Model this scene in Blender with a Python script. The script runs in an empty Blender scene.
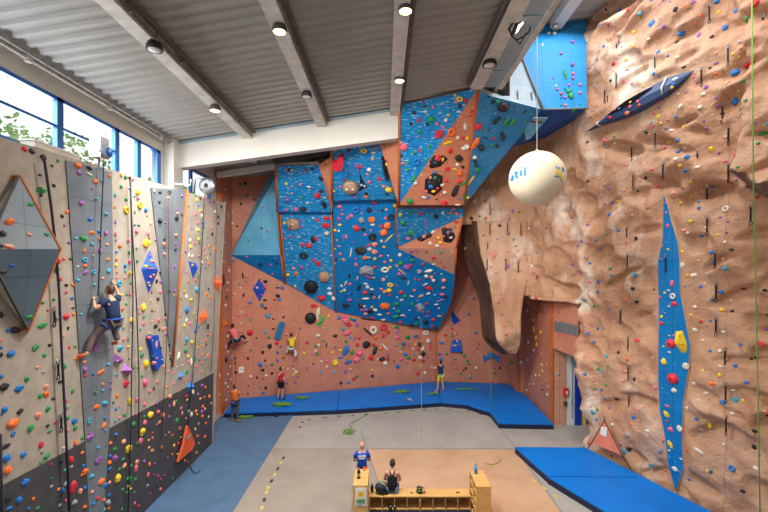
import bpy, bmesh, math, random, re
from mathutils import Vector, Matrix, noise, Quaternion
from mathutils.bvhtree import BVHTree
random.seed(7)
C = bpy.context.scene.collection
V = Vector
F, H, HX, HY = 400.0, 7.2, 384.0, 270.0
CAM = V((0, 0, H))

def ray(px, py):
    return V(((px-HX)/F, 1.0, (HY-py)/F))
def P(px, py, Y):
    return CAM + ray(px, py)*Y
def FL(px, py, z=0.0):
    return P(px, py, F*(H-z)/(py-HY))

# ---------------------------------------------------------------- materials
MATS = {}
def srgb(r, g, b):
    f = lambda c: c/12.92 if c <= .04045 else ((c+.055)/1.055)**2.4
    return (f(r/255), f(g/255), f(b/255), 1)
def nodes(name):
    m = bpy.data.materials.new(name); m.use_nodes = True
    nt = m.node_tree; nt.nodes.clear()
    out = nt.nodes.new('ShaderNodeOutputMaterial')
    b = nt.nodes.new('ShaderNodeBsdfPrincipled')
    nt.links.new(b.outputs[0], out.inputs[0])
    MATS[name] = m
    return m, nt, b
def N(nt, t, **kw):
    n = nt.nodes.new(t)
    for k, v in kw.items():
        if k in n.inputs: n.inputs[k].default_value = v
        else: setattr(n, k, v)
    return n
def coord(nt, uv, scale):
    tc = N(nt, 'ShaderNodeTexCoord'); mp = N(nt, 'ShaderNodeMapping')
    mp.inputs['Scale'].default_value = scale
    nt.links.new(tc.outputs['UV' if uv else 'Object'], mp.inputs[0])
    return mp.outputs[0]
def mat(name, col, rough=.6, metal=0, spec=.5, col2=None, scale=3, bump=0, bscale=30, uv=False, stretch=(1,1,1), emit=0, ramp=(.35,.65), alpha=1):
    m, nt, b = nodes(name)
    c = srgb(*col)
    b.inputs['Base Color'].default_value = c
    b.inputs['Roughness'].default_value = rough
    b.inputs['Metallic'].default_value = metal
    b.inputs['Specular IOR Level'].default_value = spec
    vec = coord(nt, uv, stretch)
    if col2:
        n = N(nt, 'ShaderNodeTexNoise', Scale=scale, Detail=6.0, Roughness=.6)
        nt.links.new(vec, n.inputs['Vector'])
        r = N(nt, 'ShaderNodeValToRGB')
        r.color_ramp.elements[0].position = ramp[0]; r.color_ramp.elements[1].position = ramp[1]
        r.color_ramp.elements[0].color = c; r.color_ramp.elements[1].color = srgb(*col2)
        nt.links.new(n.outputs[0], r.inputs[0]); nt.links.new(r.outputs[0], b.inputs['Base Color'])
    n2 = N(nt, 'ShaderNodeTexNoise', Scale=bscale, Detail=5.0)
    nt.links.new(vec, n2.inputs['Vector'])
    bp = N(nt, 'ShaderNodeBump', Strength=bump if bump else .04, Distance=.02)
    nt.links.new(n2.outputs[0], bp.inputs['Height']); nt.links.new(bp.outputs[0], b.inputs['Normal'])
    if emit:
        b.inputs['Emission Color'].default_value = c; b.inputs['Emission Strength'].default_value = emit
    return m

def chalky(name, col, col2, mark, amount, rough=.5):
    """plywood paint with short pale chalk scuffs"""
    m, nt, b = nodes(name)
    vec = coord(nt, True, (1, 1, 1)); vec2 = coord(nt, True, (2.2, 9, 1))
    n = N(nt, 'ShaderNodeTexNoise', Scale=.9, Detail=5.0); nt.links.new(vec, n.inputs['Vector'])
    r = N(nt, 'ShaderNodeValToRGB'); r.color_ramp.elements[0].position = .35; r.color_ramp.elements[1].position = .7
    r.color_ramp.elements[0].color = srgb(*col); r.color_ramp.elements[1].color = srgb(*col2)
    nt.links.new(n.outputs[0], r.inputs[0])
    n2 = N(nt, 'ShaderNodeTexNoise', Scale=1.7, Detail=3.0, Roughness=.65); nt.links.new(vec2, n2.inputs['Vector'])
    r2 = N(nt, 'ShaderNodeValToRGB'); r2.color_ramp.elements[0].position = amount; r2.color_ramp.elements[1].position = amount+.07
    nt.links.new(n2.outputs[0], r2.inputs[0])
    mx = N(nt, 'ShaderNodeMix', data_type='RGBA')
    nt.links.new(r2.outputs[0], mx.inputs['Factor'])
    nt.links.new(r.outputs[0], mx.inputs[6]); mx.inputs[7].default_value = srgb(*mark)
    # sheet joints and bolt-hole grid
    br = N(nt, 'ShaderNodeTexBrick', Scale=1.0)
    br.offset = 0; br.inputs['Mortar Size'].default_value = .008; br.inputs['Brick Width'].default_value = 1.22; br.inputs['Row Height'].default_value = 1.22
    br.inputs['Color1'].default_value = (1,1,1,1); br.inputs['Color2'].default_value = (1,1,1,1); br.inputs['Mortar'].default_value = (.6,.6,.6,1)
    nt.links.new(vec, br.inputs['Vector'])
    m2 = N(nt, 'ShaderNodeMix', data_type='RGBA', blend_type='MULTIPLY'); m2.inputs['Factor'].default_value = 1
    nt.links.new(mx.outputs[2], m2.inputs[6]); nt.links.new(br.outputs[0], m2.inputs[7])
    vo = N(nt, 'ShaderNodeTexVoronoi', Scale=5.0); vo.inputs['Randomness'].default_value = .15; nt.links.new(vec, vo.inputs['Vector'])
    lt = N(nt, 'ShaderNodeMath', operation='LESS_THAN'); lt.inputs[1].default_value = .075
    nt.links.new(vo.outputs['Distance'], lt.inputs[0])
    m3 = N(nt, 'ShaderNodeMix', data_type='RGBA', blend_type='MULTIPLY'); m3.inputs[7].default_value = (.45,.42,.4,1)
    nt.links.new(lt.outputs[0], m3.inputs['Factor']); nt.links.new(m2.outputs[2], m3.inputs[6])
    nt.links.new(m3.outputs[2], b.inputs['Base Color'])
    b.inputs['Roughness'].default_value = rough; b.inputs['Specular IOR Level'].default_value = .3
    n3 = N(nt, 'ShaderNodeTexNoise', Scale=60.0, Detail=3.0); nt.links.new(vec, n3.inputs['Vector'])
    bp = N(nt, 'ShaderNodeBump', Strength=.15, Distance=.01); nt.links.new(n3.outputs[0], bp.inputs['Height']); nt.links.new(bp.outputs[0], b.inputs['Normal'])
    return m

chalky('pyramid_ply', (134,146,156), (150,160,168), (182,188,192), .70)
chalky('pink_ply', (206,138,112), (192,122,98), (206,160,142), .66)
chalky('orange_ply', (212,138,104), (198,122,90), (220,170,140), .66)
chalky('pale_ply', (214,160,134), (200,144,118), (226,190,170), .62)
chalky('blue_ply', (0,128,194), (12,142,206), (186,214,230), .575)
chalky('blue_ply_plain', (0,114,182), (0,126,196), (160,198,220), .64)
mat('cobalt', (24,88,200), .5, col2=(20,76,184), scale=3)
chalky('sky_ply', (96,178,220), (116,192,226), (190,220,234), .62)
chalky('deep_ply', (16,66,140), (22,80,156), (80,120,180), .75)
chalky('teal_ply', (44,128,186), (64,146,196), (170,200,214), .62)
chalky('slate_ply', (104,114,122), (128,134,140), (172,178,182), .68)
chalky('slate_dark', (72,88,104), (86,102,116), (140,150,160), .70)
chalky('greyblue_ply', (150,172,186), (164,184,196), (196,208,214), .66)
chalky('upper_blue', (30,134,204), (44,148,212), (120,180,216), .68)
mat('concrete_ply', (182,172,158), .75, col2=(160,151,139), scale=2.5, bump=.35, bscale=45)
mat('kick_dark', (62,62,66), .7, col2=(74,74,78), scale=3, bump=.3, bscale=45)
mat('edge_orange', (206,112,48), .5, col2=(190,96,40), scale=6)
mat('edge_brown', (112,70,56), .6, col2=(92,58,48), scale=6)
mat('cream_edge', (226,206,176), .6, col2=(212,190,160), scale=4)
mat('white_paint', (214,211,202), .6, col2=(208,204,194), scale=1.4, bump=.05)
mat('beam_paint', (205,200,190), .6, col2=(178,172,162), scale=2.5)
mat('grey_steel', (150,170,182), .35, col2=(136,156,170), scale=2, spec=.7)
mat('dark_steel', (58,56,54), .5, col2=(74,72,70), scale=4)
mat('tray', (112,102,94), .6, col2=(92,84,78), scale=4)
mat('joint', (134,126,116), .7)
mat('window_blue', (30,100,180), .4)
mat('mat_blue', (0,124,220), .5, spec=.25, col2=(0,112,208), scale=.8, bump=.05, bscale=8)
mat('mat_side', (12,24,60), .5)
mat('floor_grey', (178,172,166), .55, col2=(164,158,152), scale=.8, bump=.05, bscale=60)
mat('floor_taupe', (168,156,144), .55, col2=(154,144,132), scale=.8, bump=.05, bscale=60)
mat('floor_tan', (208,168,136), .5, col2=(194,152,120), scale=.9, bump=.05, bscale=60)
mat('floor_slate', (86,118,152), .7, col2=(76,106,138), scale=1.5, bump=.1, bscale=70)
mat('navy', (20,36,70), .7)
mat('tape_yellow', (214,196,96), .6)
mat('tape_dark', (60,58,50), .6)
mat('birch', (226,180,112), .45, col2=(210,160,94), scale=1.2, stretch=(1,6,6))
mat('birch_inside', (186,140,86), .55)
mat('black_matte', (22,22,24), .6)
mat('deep_black', (9,9,10), .9, spec=.05)
mat('black_gloss', (16,16,18), .25)
mat('rope_dark', (40,40,60), .8)
mat('rope_black', (26,26,30), .8)
mat('rope_green', (112,160,64), .8)
mat('rope_yellow', (186,186,90), .8)
mat('rope_white', (222,222,214), .8)
mat('balloon', (232,220,192), .45, col2=(226,212,182), scale=2)
mat('lamp_lit', (255,222,150), .5, emit=9)
mat('lamp_white', (255,246,226), .5, emit=4)
mat('lamp_off', (200,200,196), .3)
mat('metal', (176,178,182), .3, metal=.9)
mat('paper', (238,238,232), .6)
mat('vent_grey', (126,140,146), .5)
mat('door_white', (224,230,232), .4)
mat('door_blue', (20,60,170), .4)
mat('alarm_red', (214,40,44), .4)
mat('flag_orange', (244,140,108), .6, col2=(236,128,96), scale=3)
mat('bag_orange', (226,92,44), .6)
mat('kayak_navy', (44,72,116), .5, col2=(36,60,100), scale=2)
mat('sage', (128,138,112), .7); mat('bark', (96,80,62), .9); mat('leaf', (150,190,96), .7, col2=(110,160,70), scale=2)
mat('skin', (214,160,132), .5); mat('skin_tan', (190,136,106), .5)
mat('logo_blue', (20,120,196), .5); mat('logo_yellow', (246,206,40), .5); mat('logo_orange', (240,160,50), .5); mat('logo_green', (30,140,80), .5)
for nm, col in dict(navy=(24,44,84), brown=(96,82,80), yellow=(240,206,24), pinktop=(236,120,118), black=(24,24,28), orange=(214,112,40), red=(206,34,40), blue=(20,80,196), denim=(84,110,150), white=(226,226,226), greypants=(70,78,84), lemon=(226,206,60), redshort=(220,70,60), bluebelt=(40,90,190), cyan=(60,170,190)).items():
    mat('cloth_'+nm, col, .85, bump=.2, bscale=80)
for nm, col in dict(dark=(44,32,28), brown=(84,56,42)).items():
    mat('hair_'+nm, col, .7)
HC = dict(r=('red',(222,44,60)), p=('pink',(240,110,140)), o=('orange',(244,120,44)), s=('peach',(240,156,128)), y=('yellow',(244,206,40)), g=('green',(40,150,80)), b=('blue',(24,120,204)), c=('turquoise',(70,166,196)), m=('purple',(160,90,176)), k=('black',(40,38,42)), n=('grey',(150,156,164)), w=('white',(232,226,210)), t=('brown',(142,90,64)))
for k, (nm, col) in HC.items():
    mat('hold_'+k, col, .5, bump=.25, bscale=60)
mat('hold_neon', (40,200,70), .45)
mat('wood_disc', (196,158,128), .6, col2=(170,128,98), scale=6)

def rock_mat(name, a, b_, c_, worn=False):
    m, nt, b = nodes(name)
    vec = coord(nt, False, (1,1,1))
    n = N(nt, 'ShaderNodeTexNoise', Scale=.55, Detail=8.0, Roughness=.6); nt.links.new(vec, n.inputs['Vector'])
    r = N(nt, 'ShaderNodeValToRGB'); e = r.color_ramp.elements
    e[0].position = .3; e[1].position = .72; e[0].color = srgb(*a); e[1].color = srgb(*c_)
    x = e.new(.5); x.color = srgb(*b_)
    nt.links.new(n.outputs[0], r.inputs[0]); col = r.outputs[0]
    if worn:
        # window glare painted in as pale patches, and the joints of the cast panels
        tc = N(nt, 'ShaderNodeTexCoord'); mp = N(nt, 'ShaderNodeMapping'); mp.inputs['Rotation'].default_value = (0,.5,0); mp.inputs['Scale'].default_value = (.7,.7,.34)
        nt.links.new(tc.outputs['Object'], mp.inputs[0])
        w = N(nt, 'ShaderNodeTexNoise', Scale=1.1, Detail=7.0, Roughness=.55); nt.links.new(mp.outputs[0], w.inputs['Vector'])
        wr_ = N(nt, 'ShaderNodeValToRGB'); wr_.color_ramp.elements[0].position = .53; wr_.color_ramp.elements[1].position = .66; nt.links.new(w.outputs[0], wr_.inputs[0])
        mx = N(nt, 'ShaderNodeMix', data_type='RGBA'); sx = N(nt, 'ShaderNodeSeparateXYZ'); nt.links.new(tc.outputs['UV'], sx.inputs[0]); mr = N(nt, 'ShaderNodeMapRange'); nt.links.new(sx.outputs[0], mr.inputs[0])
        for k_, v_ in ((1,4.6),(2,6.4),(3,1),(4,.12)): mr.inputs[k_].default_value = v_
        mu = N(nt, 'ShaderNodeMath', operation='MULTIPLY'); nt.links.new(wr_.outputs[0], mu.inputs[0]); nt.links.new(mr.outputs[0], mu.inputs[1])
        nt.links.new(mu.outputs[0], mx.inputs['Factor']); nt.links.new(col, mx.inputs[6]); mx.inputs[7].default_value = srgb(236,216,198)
        br = N(nt, 'ShaderNodeTexBrick', Scale=1.0); br.offset = .0
        for k_, v_ in (('Mortar Size',.014),('Brick Width',1.32),('Row Height',6.0),('Mortar Smooth',.4)): br.inputs[k_].default_value = v_
        br.inputs['Color1'].default_value = (1,1,1,1); br.inputs['Color2'].default_value = (.96,.95,.94,1); br.inputs['Mortar'].default_value = (.72,.68,.65,1)
        nt.links.new(tc.outputs['UV'], br.inputs['Vector'])
        m2 = N(nt, 'ShaderNodeMix', data_type='RGBA', blend_type='MULTIPLY'); m2.inputs['Factor'].default_value = 1
        nt.links.new(mx.outputs[2], m2.inputs[6]); nt.links.new(br.outputs[0], m2.inputs[7]); col = m2.outputs[2]
    nt.links.new(col, b.inputs['Base Color'])
    b.inputs['Roughness'].default_value = .5; b.inputs['Specular IOR Level'].default_value = .5
    n2 = N(nt, 'ShaderNodeTexNoise', Scale=9.0, Detail=8.0, Roughness=.65); nt.links.new(vec, n2.inputs['Vector'])
    bp = N(nt, 'ShaderNodeBump', Strength=.7, Distance=.1); nt.links.new(n2.outputs[0], bp.inputs['Height']); nt.links.new(bp.outputs[0], b.inputs['Normal'])
    return m
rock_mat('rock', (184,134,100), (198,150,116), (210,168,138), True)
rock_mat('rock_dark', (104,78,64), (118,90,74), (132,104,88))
rock_mat('rock_brown_shade', (70,46,34), (84,56,42), (104,72,54))

# corrugated roof paint is plain; the ribs are geometry
mat('roof_paint', (160,158,150), .5, col2=(150,149,143), scale=.6)

# ---------------------------------------------------------------- objects
def tag(o, label=None, cat=None, group=None, kind=None):
    if label: o['label'] = label
    if cat: o['category'] = cat
    if group: o['group'] = group
    if kind: o['kind'] = kind
    return o
def root(name, loc, label, cat, group=None):
    o = bpy.data.objects.new(name, None); C.objects.link(o)
    o.location = loc; o.empty_display_size = .1
    return tag(o, label, cat, group)
def link(name, me, parent=None, mats=None):
    o = bpy.data.objects.new(name, me); C.objects.link(o)
    for m in (mats or []): me.materials.append(MATS[m] if isinstance(m, str) else m)
    if parent:
        o.parent = parent   # meshes are built in world coordinates
        if parent.type == 'EMPTY': o.matrix_parent_inverse = Matrix.Translation(-V(parent.location))
    return o
class MB:
    def __init__(s): s.bm = bmesh.new(); s.uv = s.bm.loops.layers.uv.new('UVMap')
    def faces(s, vs, fs, mi=0, smooth=False):
        bv = [s.bm.verts.new(v) for v in vs]; out = []
        for f in fs:
            try: q = s.bm.faces.new([bv[i] for i in f])
            except ValueError: continue
            q.material_index = mi; q.smooth = smooth; out.append(q)
        return out
    def box(s, c, size, mi=0, rz=0.0, M=None):
        hx, hy, hz = [k/2 for k in size]
        vs = [V((x, y, z)) for x in (-hx, hx) for y in (-hy, hy) for z in (-hz, hz)]
        R = M or Matrix.Rotation(rz, 3, 'Z')
        s.faces([R @ v + V(c) for v in vs], [(0,1,3,2),(4,6,7,5),(0,4,5,1),(2,3,7,6),(0,2,6,4),(1,5,7,3)], mi)
        return s
    def prism(s, pts, d, mi=0, side=None, back=True, uvb=None):
        n = len(pts); d = V(d)
        vs = [V(p) for p in pts] + [V(p)+d for p in pts]
        fr = s.faces(vs, [tuple(range(n))] + ([tuple(range(2*n-1, n-1, -1))] if back else []), mi)
        bv = None
        s.faces(vs, [(i, i+n, (i+1) % n+n, (i+1) % n) for i in range(n)], mi if side is None else side)
        if uvb:
            o, u, w = uvb
            for f in fr:
                for l in f.loops: l[s.uv].uv = ((l.vert.co-o).dot(u), (l.vert.co-o).dot(w))
        return s
    def tube(s, pts, r, mi=0, k=6, closed=False):
        pts = [V(p) for p in pts]; n = len(pts); rings = []
        up = V((.13, .31, .94))
        for i, p in enumerate(pts):
            a = pts[(i-1) % n] if closed else pts[max(i-1, 0)]; b = pts[(i+1) % n] if closed else pts[min(i+1, n-1)]
            t = (b-a).normalized() if (b-a).length > 1e-6 else V((0,0,1))
            u = t.cross(up)
            if u.length < 1e-3: u = t.cross(V((1,0,0)))
            u.normalize(); w = t.cross(u)
            rr = r[i] if isinstance(r, (list, tuple)) else r
            rings.append([p+u*rr*math.cos(2*math.pi*j/k)+w*rr*math.sin(2*math.pi*j/k) for j in range(k)])
        vs = [v for q in rings for v in q]; fs = []
        m = n if closed else n-1
        for i in range(m):
            for j in range(k):
                fs.append((i*k+j, i*k+(j+1) % k, ((i+1) % n)*k+(j+1) % k, ((i+1) % n)*k+j))
        if not closed: fs += [tuple(range(k-1, -1, -1)), tuple((n-1)*k+j for j in range(k))]
        s.faces(vs, fs, mi, True); return s
    def lathe(s, prof, c, mi=0, k=20, M=None):
        vs = []; c = V(c)
        for r, z in prof:
            for j in range(k):
                p = V((r*math.cos(2*math.pi*j/k), r*math.sin(2*math.pi*j/k), z)); vs.append(c+(M @ p if M else p))
        n = len(prof)
        fs = [(i*k+j, i*k+(j+1) % k, (i+1)*k+(j+1) % k, (i+1)*k+j) for i in range(n-1) for j in range(k)]
        fs += [tuple(range(k-1, -1, -1)), tuple((n-1)*k+j for j in range(k))]
        s.faces(vs, fs, mi, True); return s
    def ico(s, M, sub=2, mi=0, fn=None):
        t = bmesh.new(); bmesh.ops.create_icosphere(t, subdivisions=sub, radius=1)
        vs = [v.co.copy() for v in t.verts]; fs = [[v.index for v in f.verts] for f in t.faces]; t.free()
        if fn: vs = [fn(v) for v in vs]
        s.faces([M @ v for v in vs], fs, mi, True); return s
    def build(s, name, mats, parent=None, fix=True):
        if fix: bmesh.ops.recalc_face_normals(s.bm, faces=s.bm.faces)
        me = bpy.data.meshes.new(name); s.bm.to_mesh(me); s.bm.free()
        return link(name, me, parent, [mats] if isinstance(mats, str) else mats)
def struct(o): o['kind'] = 'structure'; return o
SURF = []   # (key, BVH) of everything holds can be bolted to
def reg(key, o):
    me = o.data
    SURF.append((key, BVHTree.FromPolygons([v.co.copy() for v in me.vertices], [tuple(p.vertices) for p in me.polygons])))
def hit(px, py, keys=None):
    d = ray(px, py).normalized(); best = None
    for k, b in SURF:
        if keys and k not in keys: continue
        loc, nrm, i, dist = b.ray_cast(CAM, d)
        if loc and (best is None or dist < best[3]):
            if nrm.dot(d) > 0: nrm = -nrm
            best = (loc, nrm, k, dist)
    return best
def basis(pts):
    c = sum((V(p) for p in pts), V())/len(pts); n = V()
    for i in range(len(pts)):
        a, b = V(pts[i]), V(pts[(i+1) % len(pts)])
        n += (a-c).cross(b-c)
    n.normalize()
    if n.dot(CAM-c) < 0: n = -n
    u = V((0,0,1)).cross(n)
    u = u.normalized() if u.length > .05 else V((1,0,0))
    return c, n, u, n.cross(u)
def facet(name, pts, m, parent, thick=.06, edge='edge_orange', key=None):
    c, n, u, w = basis(pts)
    mb = MB().prism(pts, -n*thick, 0, 1, True, (c, u, w))
    o = mb.build(name, [m, edge], parent)
    if key: reg(key, o)
    return o
def bolt_head(name, c, n, r, parent, m='metal'):
    M = n.to_track_quat('Z', 'Y').to_matrix()
    return MB().lathe([(r*.2,r*.5),(r,.3*r),(r,-.5*r)][::-1], c, 0, 8, M).build(name, m, parent)
# ================================================================ ROOM
ROOF = lambda x: 12.15 + .155*(x+8.3)
UROOF = lambda x: 16.75 + .13*(x-4)
def poly(name, pts, m, th=.02, kind='structure', parent=None):
    o = MB().prism(pts, (0,0,-th), 0).build(name, m, parent)
    if kind: o['kind'] = kind
    return o
# floors
YB = -3.0
poly('floor', [(-9,YB,0),(13,YB,0),(13,27,0),(-9,27,0)], 'floor_grey', .2)
poly('floor_taupe', [(-4.5,4,.006),(1.65,4,.006),(-.17,13.5,.006),(-.66,16.1,.006),(-4.5,16.1,.006)], 'floor_taupe', .006)
poly('floor_tan', [(1.66,4,.006),(5.24,4,.006),(5.24,16.05,.006),(-.65,16.05,.006),(-.16,13.5,.006)], 'floor_tan', .006)
poly('floor_dark', [(-.45,9,.012),(2.6,9,.012),(2.6,12.0,.012),(-.45,12.0,.012)], 'navy', .006)
seam = MB()
def strip(mb, a, b, w, z):
    a, b = V((a[0],a[1],z)), V((b[0],b[1],z)); d = (b-a).normalized(); q = V((-d.y,d.x,0))*w/2
    mb.faces([a-q,b-q,b+q,a+q], [(0,1,2,3)])
strip(seam, (-4.5,16.1), (5.3,16.1), .03, .009); strip(seam, (5.3,20.2), (5.27,4), .035, .009); strip(seam, (-1.05,18), (1.66,4), .022, .009)
struct(seam.build('floor_joint', 'joint', fix=False))
# dashed tape on the floor
tp = MB()
def dashes(pts, every, w=.09):
    for (a, b) in zip(pts, pts[1:]):
        a, b = V(a), V(b); L = (b-a).length; d = (b-a)/L; k = 0
        while k*every < L:
            p = a+d*every*k; tp.box((p.x,p.y,.012), (every*.45, w, .008), k % 2 if every < .5 else 0, math.atan2(d.y,d.x)); k += 1
f2 = lambda px, py: tuple(FL(px, py).xy)+(0,)
dashes([f2(262,508), f2(268,488), f2(284,457)], .42); dashes([f2(299,430), f2(303,421), f2(318,418)], .3)
dashes([f2(318,418), f2(380,414), f2(430,409.5), f2(462,410), f2(487,416)], .34, .07); dashes([f2(534,481), f2(563,502)], .5)
struct(tp.build('floor_marking', ['tape_yellow','tape_dark'], fix=False))

# outer walls
wl = MB(); X = -8.35
for (y0,y1,z0,z1) in [(YB,19.9,0,10.05),(YB,19.9,11.63,12.4),(14.9,15.95,10.05,11.63),(YB,-2.6,10.05,11.63),(19.2,19.9,10.05,11.63)]:
    wl.box((X-.15,(y0+y1)/2,(z0+z1)/2), (.3,y1-y0,z1-z0))
struct(wl.build('wall_left', 'white_paint'))
wb = MB(); wb.box((2,26.2,9), (22,.3,18)); struct(wb.build('wall_back', 'white_paint'))
wr = MB(); wr.box((13.15,12,9), (.3,30,18)); struct(wr.build('wall_right', 'white_paint'))
cl = MB(); cl.box((4.2,8.0,15.4), (.12,22,2.9)); struct(cl.build('wall_clerestory', 'white_paint'))
uw = MB()
for (x0,x1,z0,z1) in [(4.27,5.02,13.7,17.2),(5.4,6.2,13.7,17.2),(5.02,5.4,13.7,14.2),(5.02,5.4,16.2,17.2)]:
    uw.box(((x0+x1)/2,17.6,(z0+z1)/2), (x1-x0,.15,z1-z0))
struct(uw.build('wall_gable', 'white_paint'))

# corrugated roof: trapezoid ribs run across the hall
def deck(name, x0, x1, y0, y1, zf, pitch=.34, d=.06):
    mb = MB(); prof = []; y = y0
    while y < y1:
        prof += [(y,0),(y+pitch*.3,0),(y+pitch*.45,d),(y+pitch*.85,d)]; y += pitch
    vs = []
    for x in (x0, x1):
        vs += [V((x, yy, zf(x)+zz)) for yy, zz in prof]
    n = len(prof)
    mb.faces(vs, [(i,i+1,n+i+1,n+i) for i in range(n-1)])
    vs2 = [V((x, yy, zf(x)+.3)) for x in (x0,x1) for yy in (y0,y1)]
    mb.faces(vs2, [(0,1,3,2)])
    return struct(mb.build(name, 'roof_paint', fix=False))
deck('ceiling', -8.5, 4.2, YB, 26, ROOF)
deck('ceiling_upper', 4.1, 13.2, YB, 26, UROOF, .45)
# cross girder, in the plane y=15.6, following the roof pitch
g = MB()
g.prism([(-8.2,15.6,11.15),(.55,15.6,11.15+.137*8.75),(.55,15.6,ROOF(.55)-.02),(-8.2,15.6,ROOF(-8.2)-.02)], (0,.4,0))
struct(g.build('beam_girder', 'white_paint'))
g = MB(); g.prism([(-8.2,15.56,ROOF(-8.2)-.1),(.5,15.56,ROOF(.5)-.1),(.5,15.56,ROOF(.5)),(-8.2,15.56,ROOF(-8.2))], (0,.03,0)); struct(g.build('trim_girder', 'grey_steel'))
g = MB(); g.box((-8.15,15.5,11.2), (.36,.7,2.0)); struct(g.build('column_corner', 'white_paint'))
g = MB(); g.prism([(-5.0,18,12.05),(-2.3,18,12.42),(-2.3,18,12.95),(-5.0,18,12.55)], (0,.4,0)); struct(g.build('beam_dark', 'dark_steel'))
g = MB(); g.prism([(-8.2,19.6,11.75),(-2,19.6,12.7),(-2,19.6,12.95),(-8.2,19.6,12.0)], (0,.25,0)); struct(g.build('beam_rear', 'white_paint'))
# long roof beams with a cable tray on the far side
for i, (x, w) in enumerate([(-5.32,.36),(-2.42,.36),(.42,.36)]):
    zt = ROOF(x); g = MB(); g.box((x,6.3,zt-.14), (w,18.6,.3)); struct(g.build('beam_roof', 'beam_paint'))
    t = MB(); t.box((x+w/2+.1,6.3,zt-.05), (.10,18.5,.07)); 
    for k in range(9): t.box((x+w/2+.08,-2+2*k,zt-.16), (.05,.06,.2))
    t.tube([(x+w/2+.05,YB,zt-.2),(x+w/2+.05,15.5,zt-.2)], .025)
    struct(t.build('trim_cable', 'tray'))
# edge girder of the low roof: two flanges and a pale web between
zt = 13.66
g = MB(); g.box((3.28,5.6,zt+.1), (.42,17.2,.3)); g.box((4.14,5.6,zt+.1), (.14,17.2,.3)); struct(g.build('beam_edge', 'beam_paint'))
g = MB(); g.box((3.78,5.6,zt+.06), (.6,17.2,.06))
for k in range(6): g.box((3.78,-1+2.8*k,zt+.02), (.58,.04,.05))
struct(g.build('beam_web', 'grey_steel'))
t = MB(); t.box((2.98,5.6,zt+.16), (.14,17.2,.12)); t.tube([(2.95,YB,zt+.05),(2.95,14.1,zt+.05)], .03); struct(t.build('trim_cable', 'tray'))
g = MB(); g.box((6.83,6.4,UROOF(6.83)-.14), (.46,19,.36)); struct(g.build('beam_upper', 'white_paint'))
g = MB(); g.tube([(-8.1,YB,12.0),(-8.1,15.4,12.0)], .035); g.tube([(-8.02,YB,12.08),(-8.02,15.4,12.08)], .02)
for k in range(6): g.box((-8.1,1+2.7*k,12.0), (.12,.12,.14))
struct(g.build('trim_pipe', 'beam_paint'))

# windows on the left: blue frames, real panes
gm, nt, b = nodes('glass'); nt.nodes.remove(b)
tr = N(nt, 'ShaderNodeBsdfTransparent'); gl = N(nt, 'ShaderNodeBsdfGlossy', Roughness=.05); fx = N(nt, 'ShaderNodeMixShader'); fx.inputs[0].default_value = .06
out = [n for n in nt.nodes if n.type == 'OUTPUT_MATERIAL'][0]
nt.links.new(tr.outputs[0], fx.inputs[1]); nt.links.new(gl.outputs[0], fx.inputs[2]); nt.links.new(fx.outputs[0], out.inputs[0])
def window(n, y0, y1, muls, z0=10.05, z1=11.63, zt=10.87):
    w = struct(MB().box((X-.05,(y0+y1)/2,z1-.05), (.14,y1-y0,.1)).box((X-.05,(y0+y1)/2,z0+.05), (.14,y1-y0,.1)).build('window_%d' % n, 'window_blue'))
    fr = MB()
    for y, t in muls: fr.box((X-.04,y,(z0+z1)/2), (.12,t,z1-z0))
    if zt: fr.box((X-.04,(y0+min(y1,12.55))/2,zt), (.08,min(y1,12.55)-y0,.07))
    fr.build('window_frame', 'window_blue', w)
    MB().box((X-.08,(y0+y1)/2,(z0+z1)/2), (.02,y1-y0,z1-z0)).build('window_pane', 'glass', w)
    MB().box((X+.03,(y0+y1)/2,z0-.03), (.2,y1-y0,.06)).build('window_sill', 'white_paint', w)
window(1, -2.6, 14.9, [(1.5,.12),(4.5,.12),(7.4,.14),(10.3,.2),(12.5,.2),(13.62,.2),(14.82,.24)])
window(2, 15.95, 19.2, [(16.0,.1),(17.35,.14),(19.15,.1)], zt=None)
w = struct(MB().box((5.21,17.6,14.2), (.4,.12,.08)).build('window_3', 'window_blue'))
MB().box((5.05,17.6,15.2), (.05,.12,2)).box((5.38,17.6,15.2), (.05,.12,2)).build('window_frame', 'window_blue', w)
MB().box((5.21,17.6,15.2), (.36,.02,2)).build('window_pane', 'glass', w)

# ================================================================ LEFT CLIMBING WALL (plane x = -7.13 + .03 z)
LN = V((1,0,-.03)).normalized()
def LW(px, py, off=0.0):
    a, b_ = (px-HX)/F, (HY-py)/F
    t = (-7.13+.03*H+off)/(a-.03*b_)
    return CAM+ray(px, py)*t
def LZ(y, z, off=0.0): return V((-7.13+.03*z+off, y, z))
lw = root('climbing_wall', (-7.13,11,0), 'tall grey concrete-look climbing wall under the blue-framed windows', 'climbing wall')
top0, top1 = LW(0,137), LW(225,203)
def topz(y): return top0.z+(top1.z-top0.z)*(y-top0.y)/(top1.y-top0.y)
o = facet('panel', [LZ(4.5,0), LW(212,443), top1, LZ(4.5,topz(4.5))], 'concrete_ply', lw, .25, 'cream_edge', 'L')
K = [LZ(4.5,0,.02), LW(212,443,.02), LW(213.5,373,.02), LW(0,487,.02)]
k0, k1 = K[2], K[3]; t = (4.5-k0.y)/(k1.y-k0.y); K[3] = k0+(k1-k0)*t
o = facet('kick_panel', K, 'kick_dark', lw, .02, 'kick_dark', 'L'); tag(o, 'charcoal panel along the foot of the wall')
o = facet('slate_panel', [LW(x,y,.026) for x, y in [(66,160),(112,172.5),(114,350),(109,434),(104,512),(102,540),(91,540),(89,512),(85,434),(80,358)]], 'slate_ply', lw, .006, 'slate_ply', 'L'); tag(o, 'slate grey vertical panel')
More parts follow.
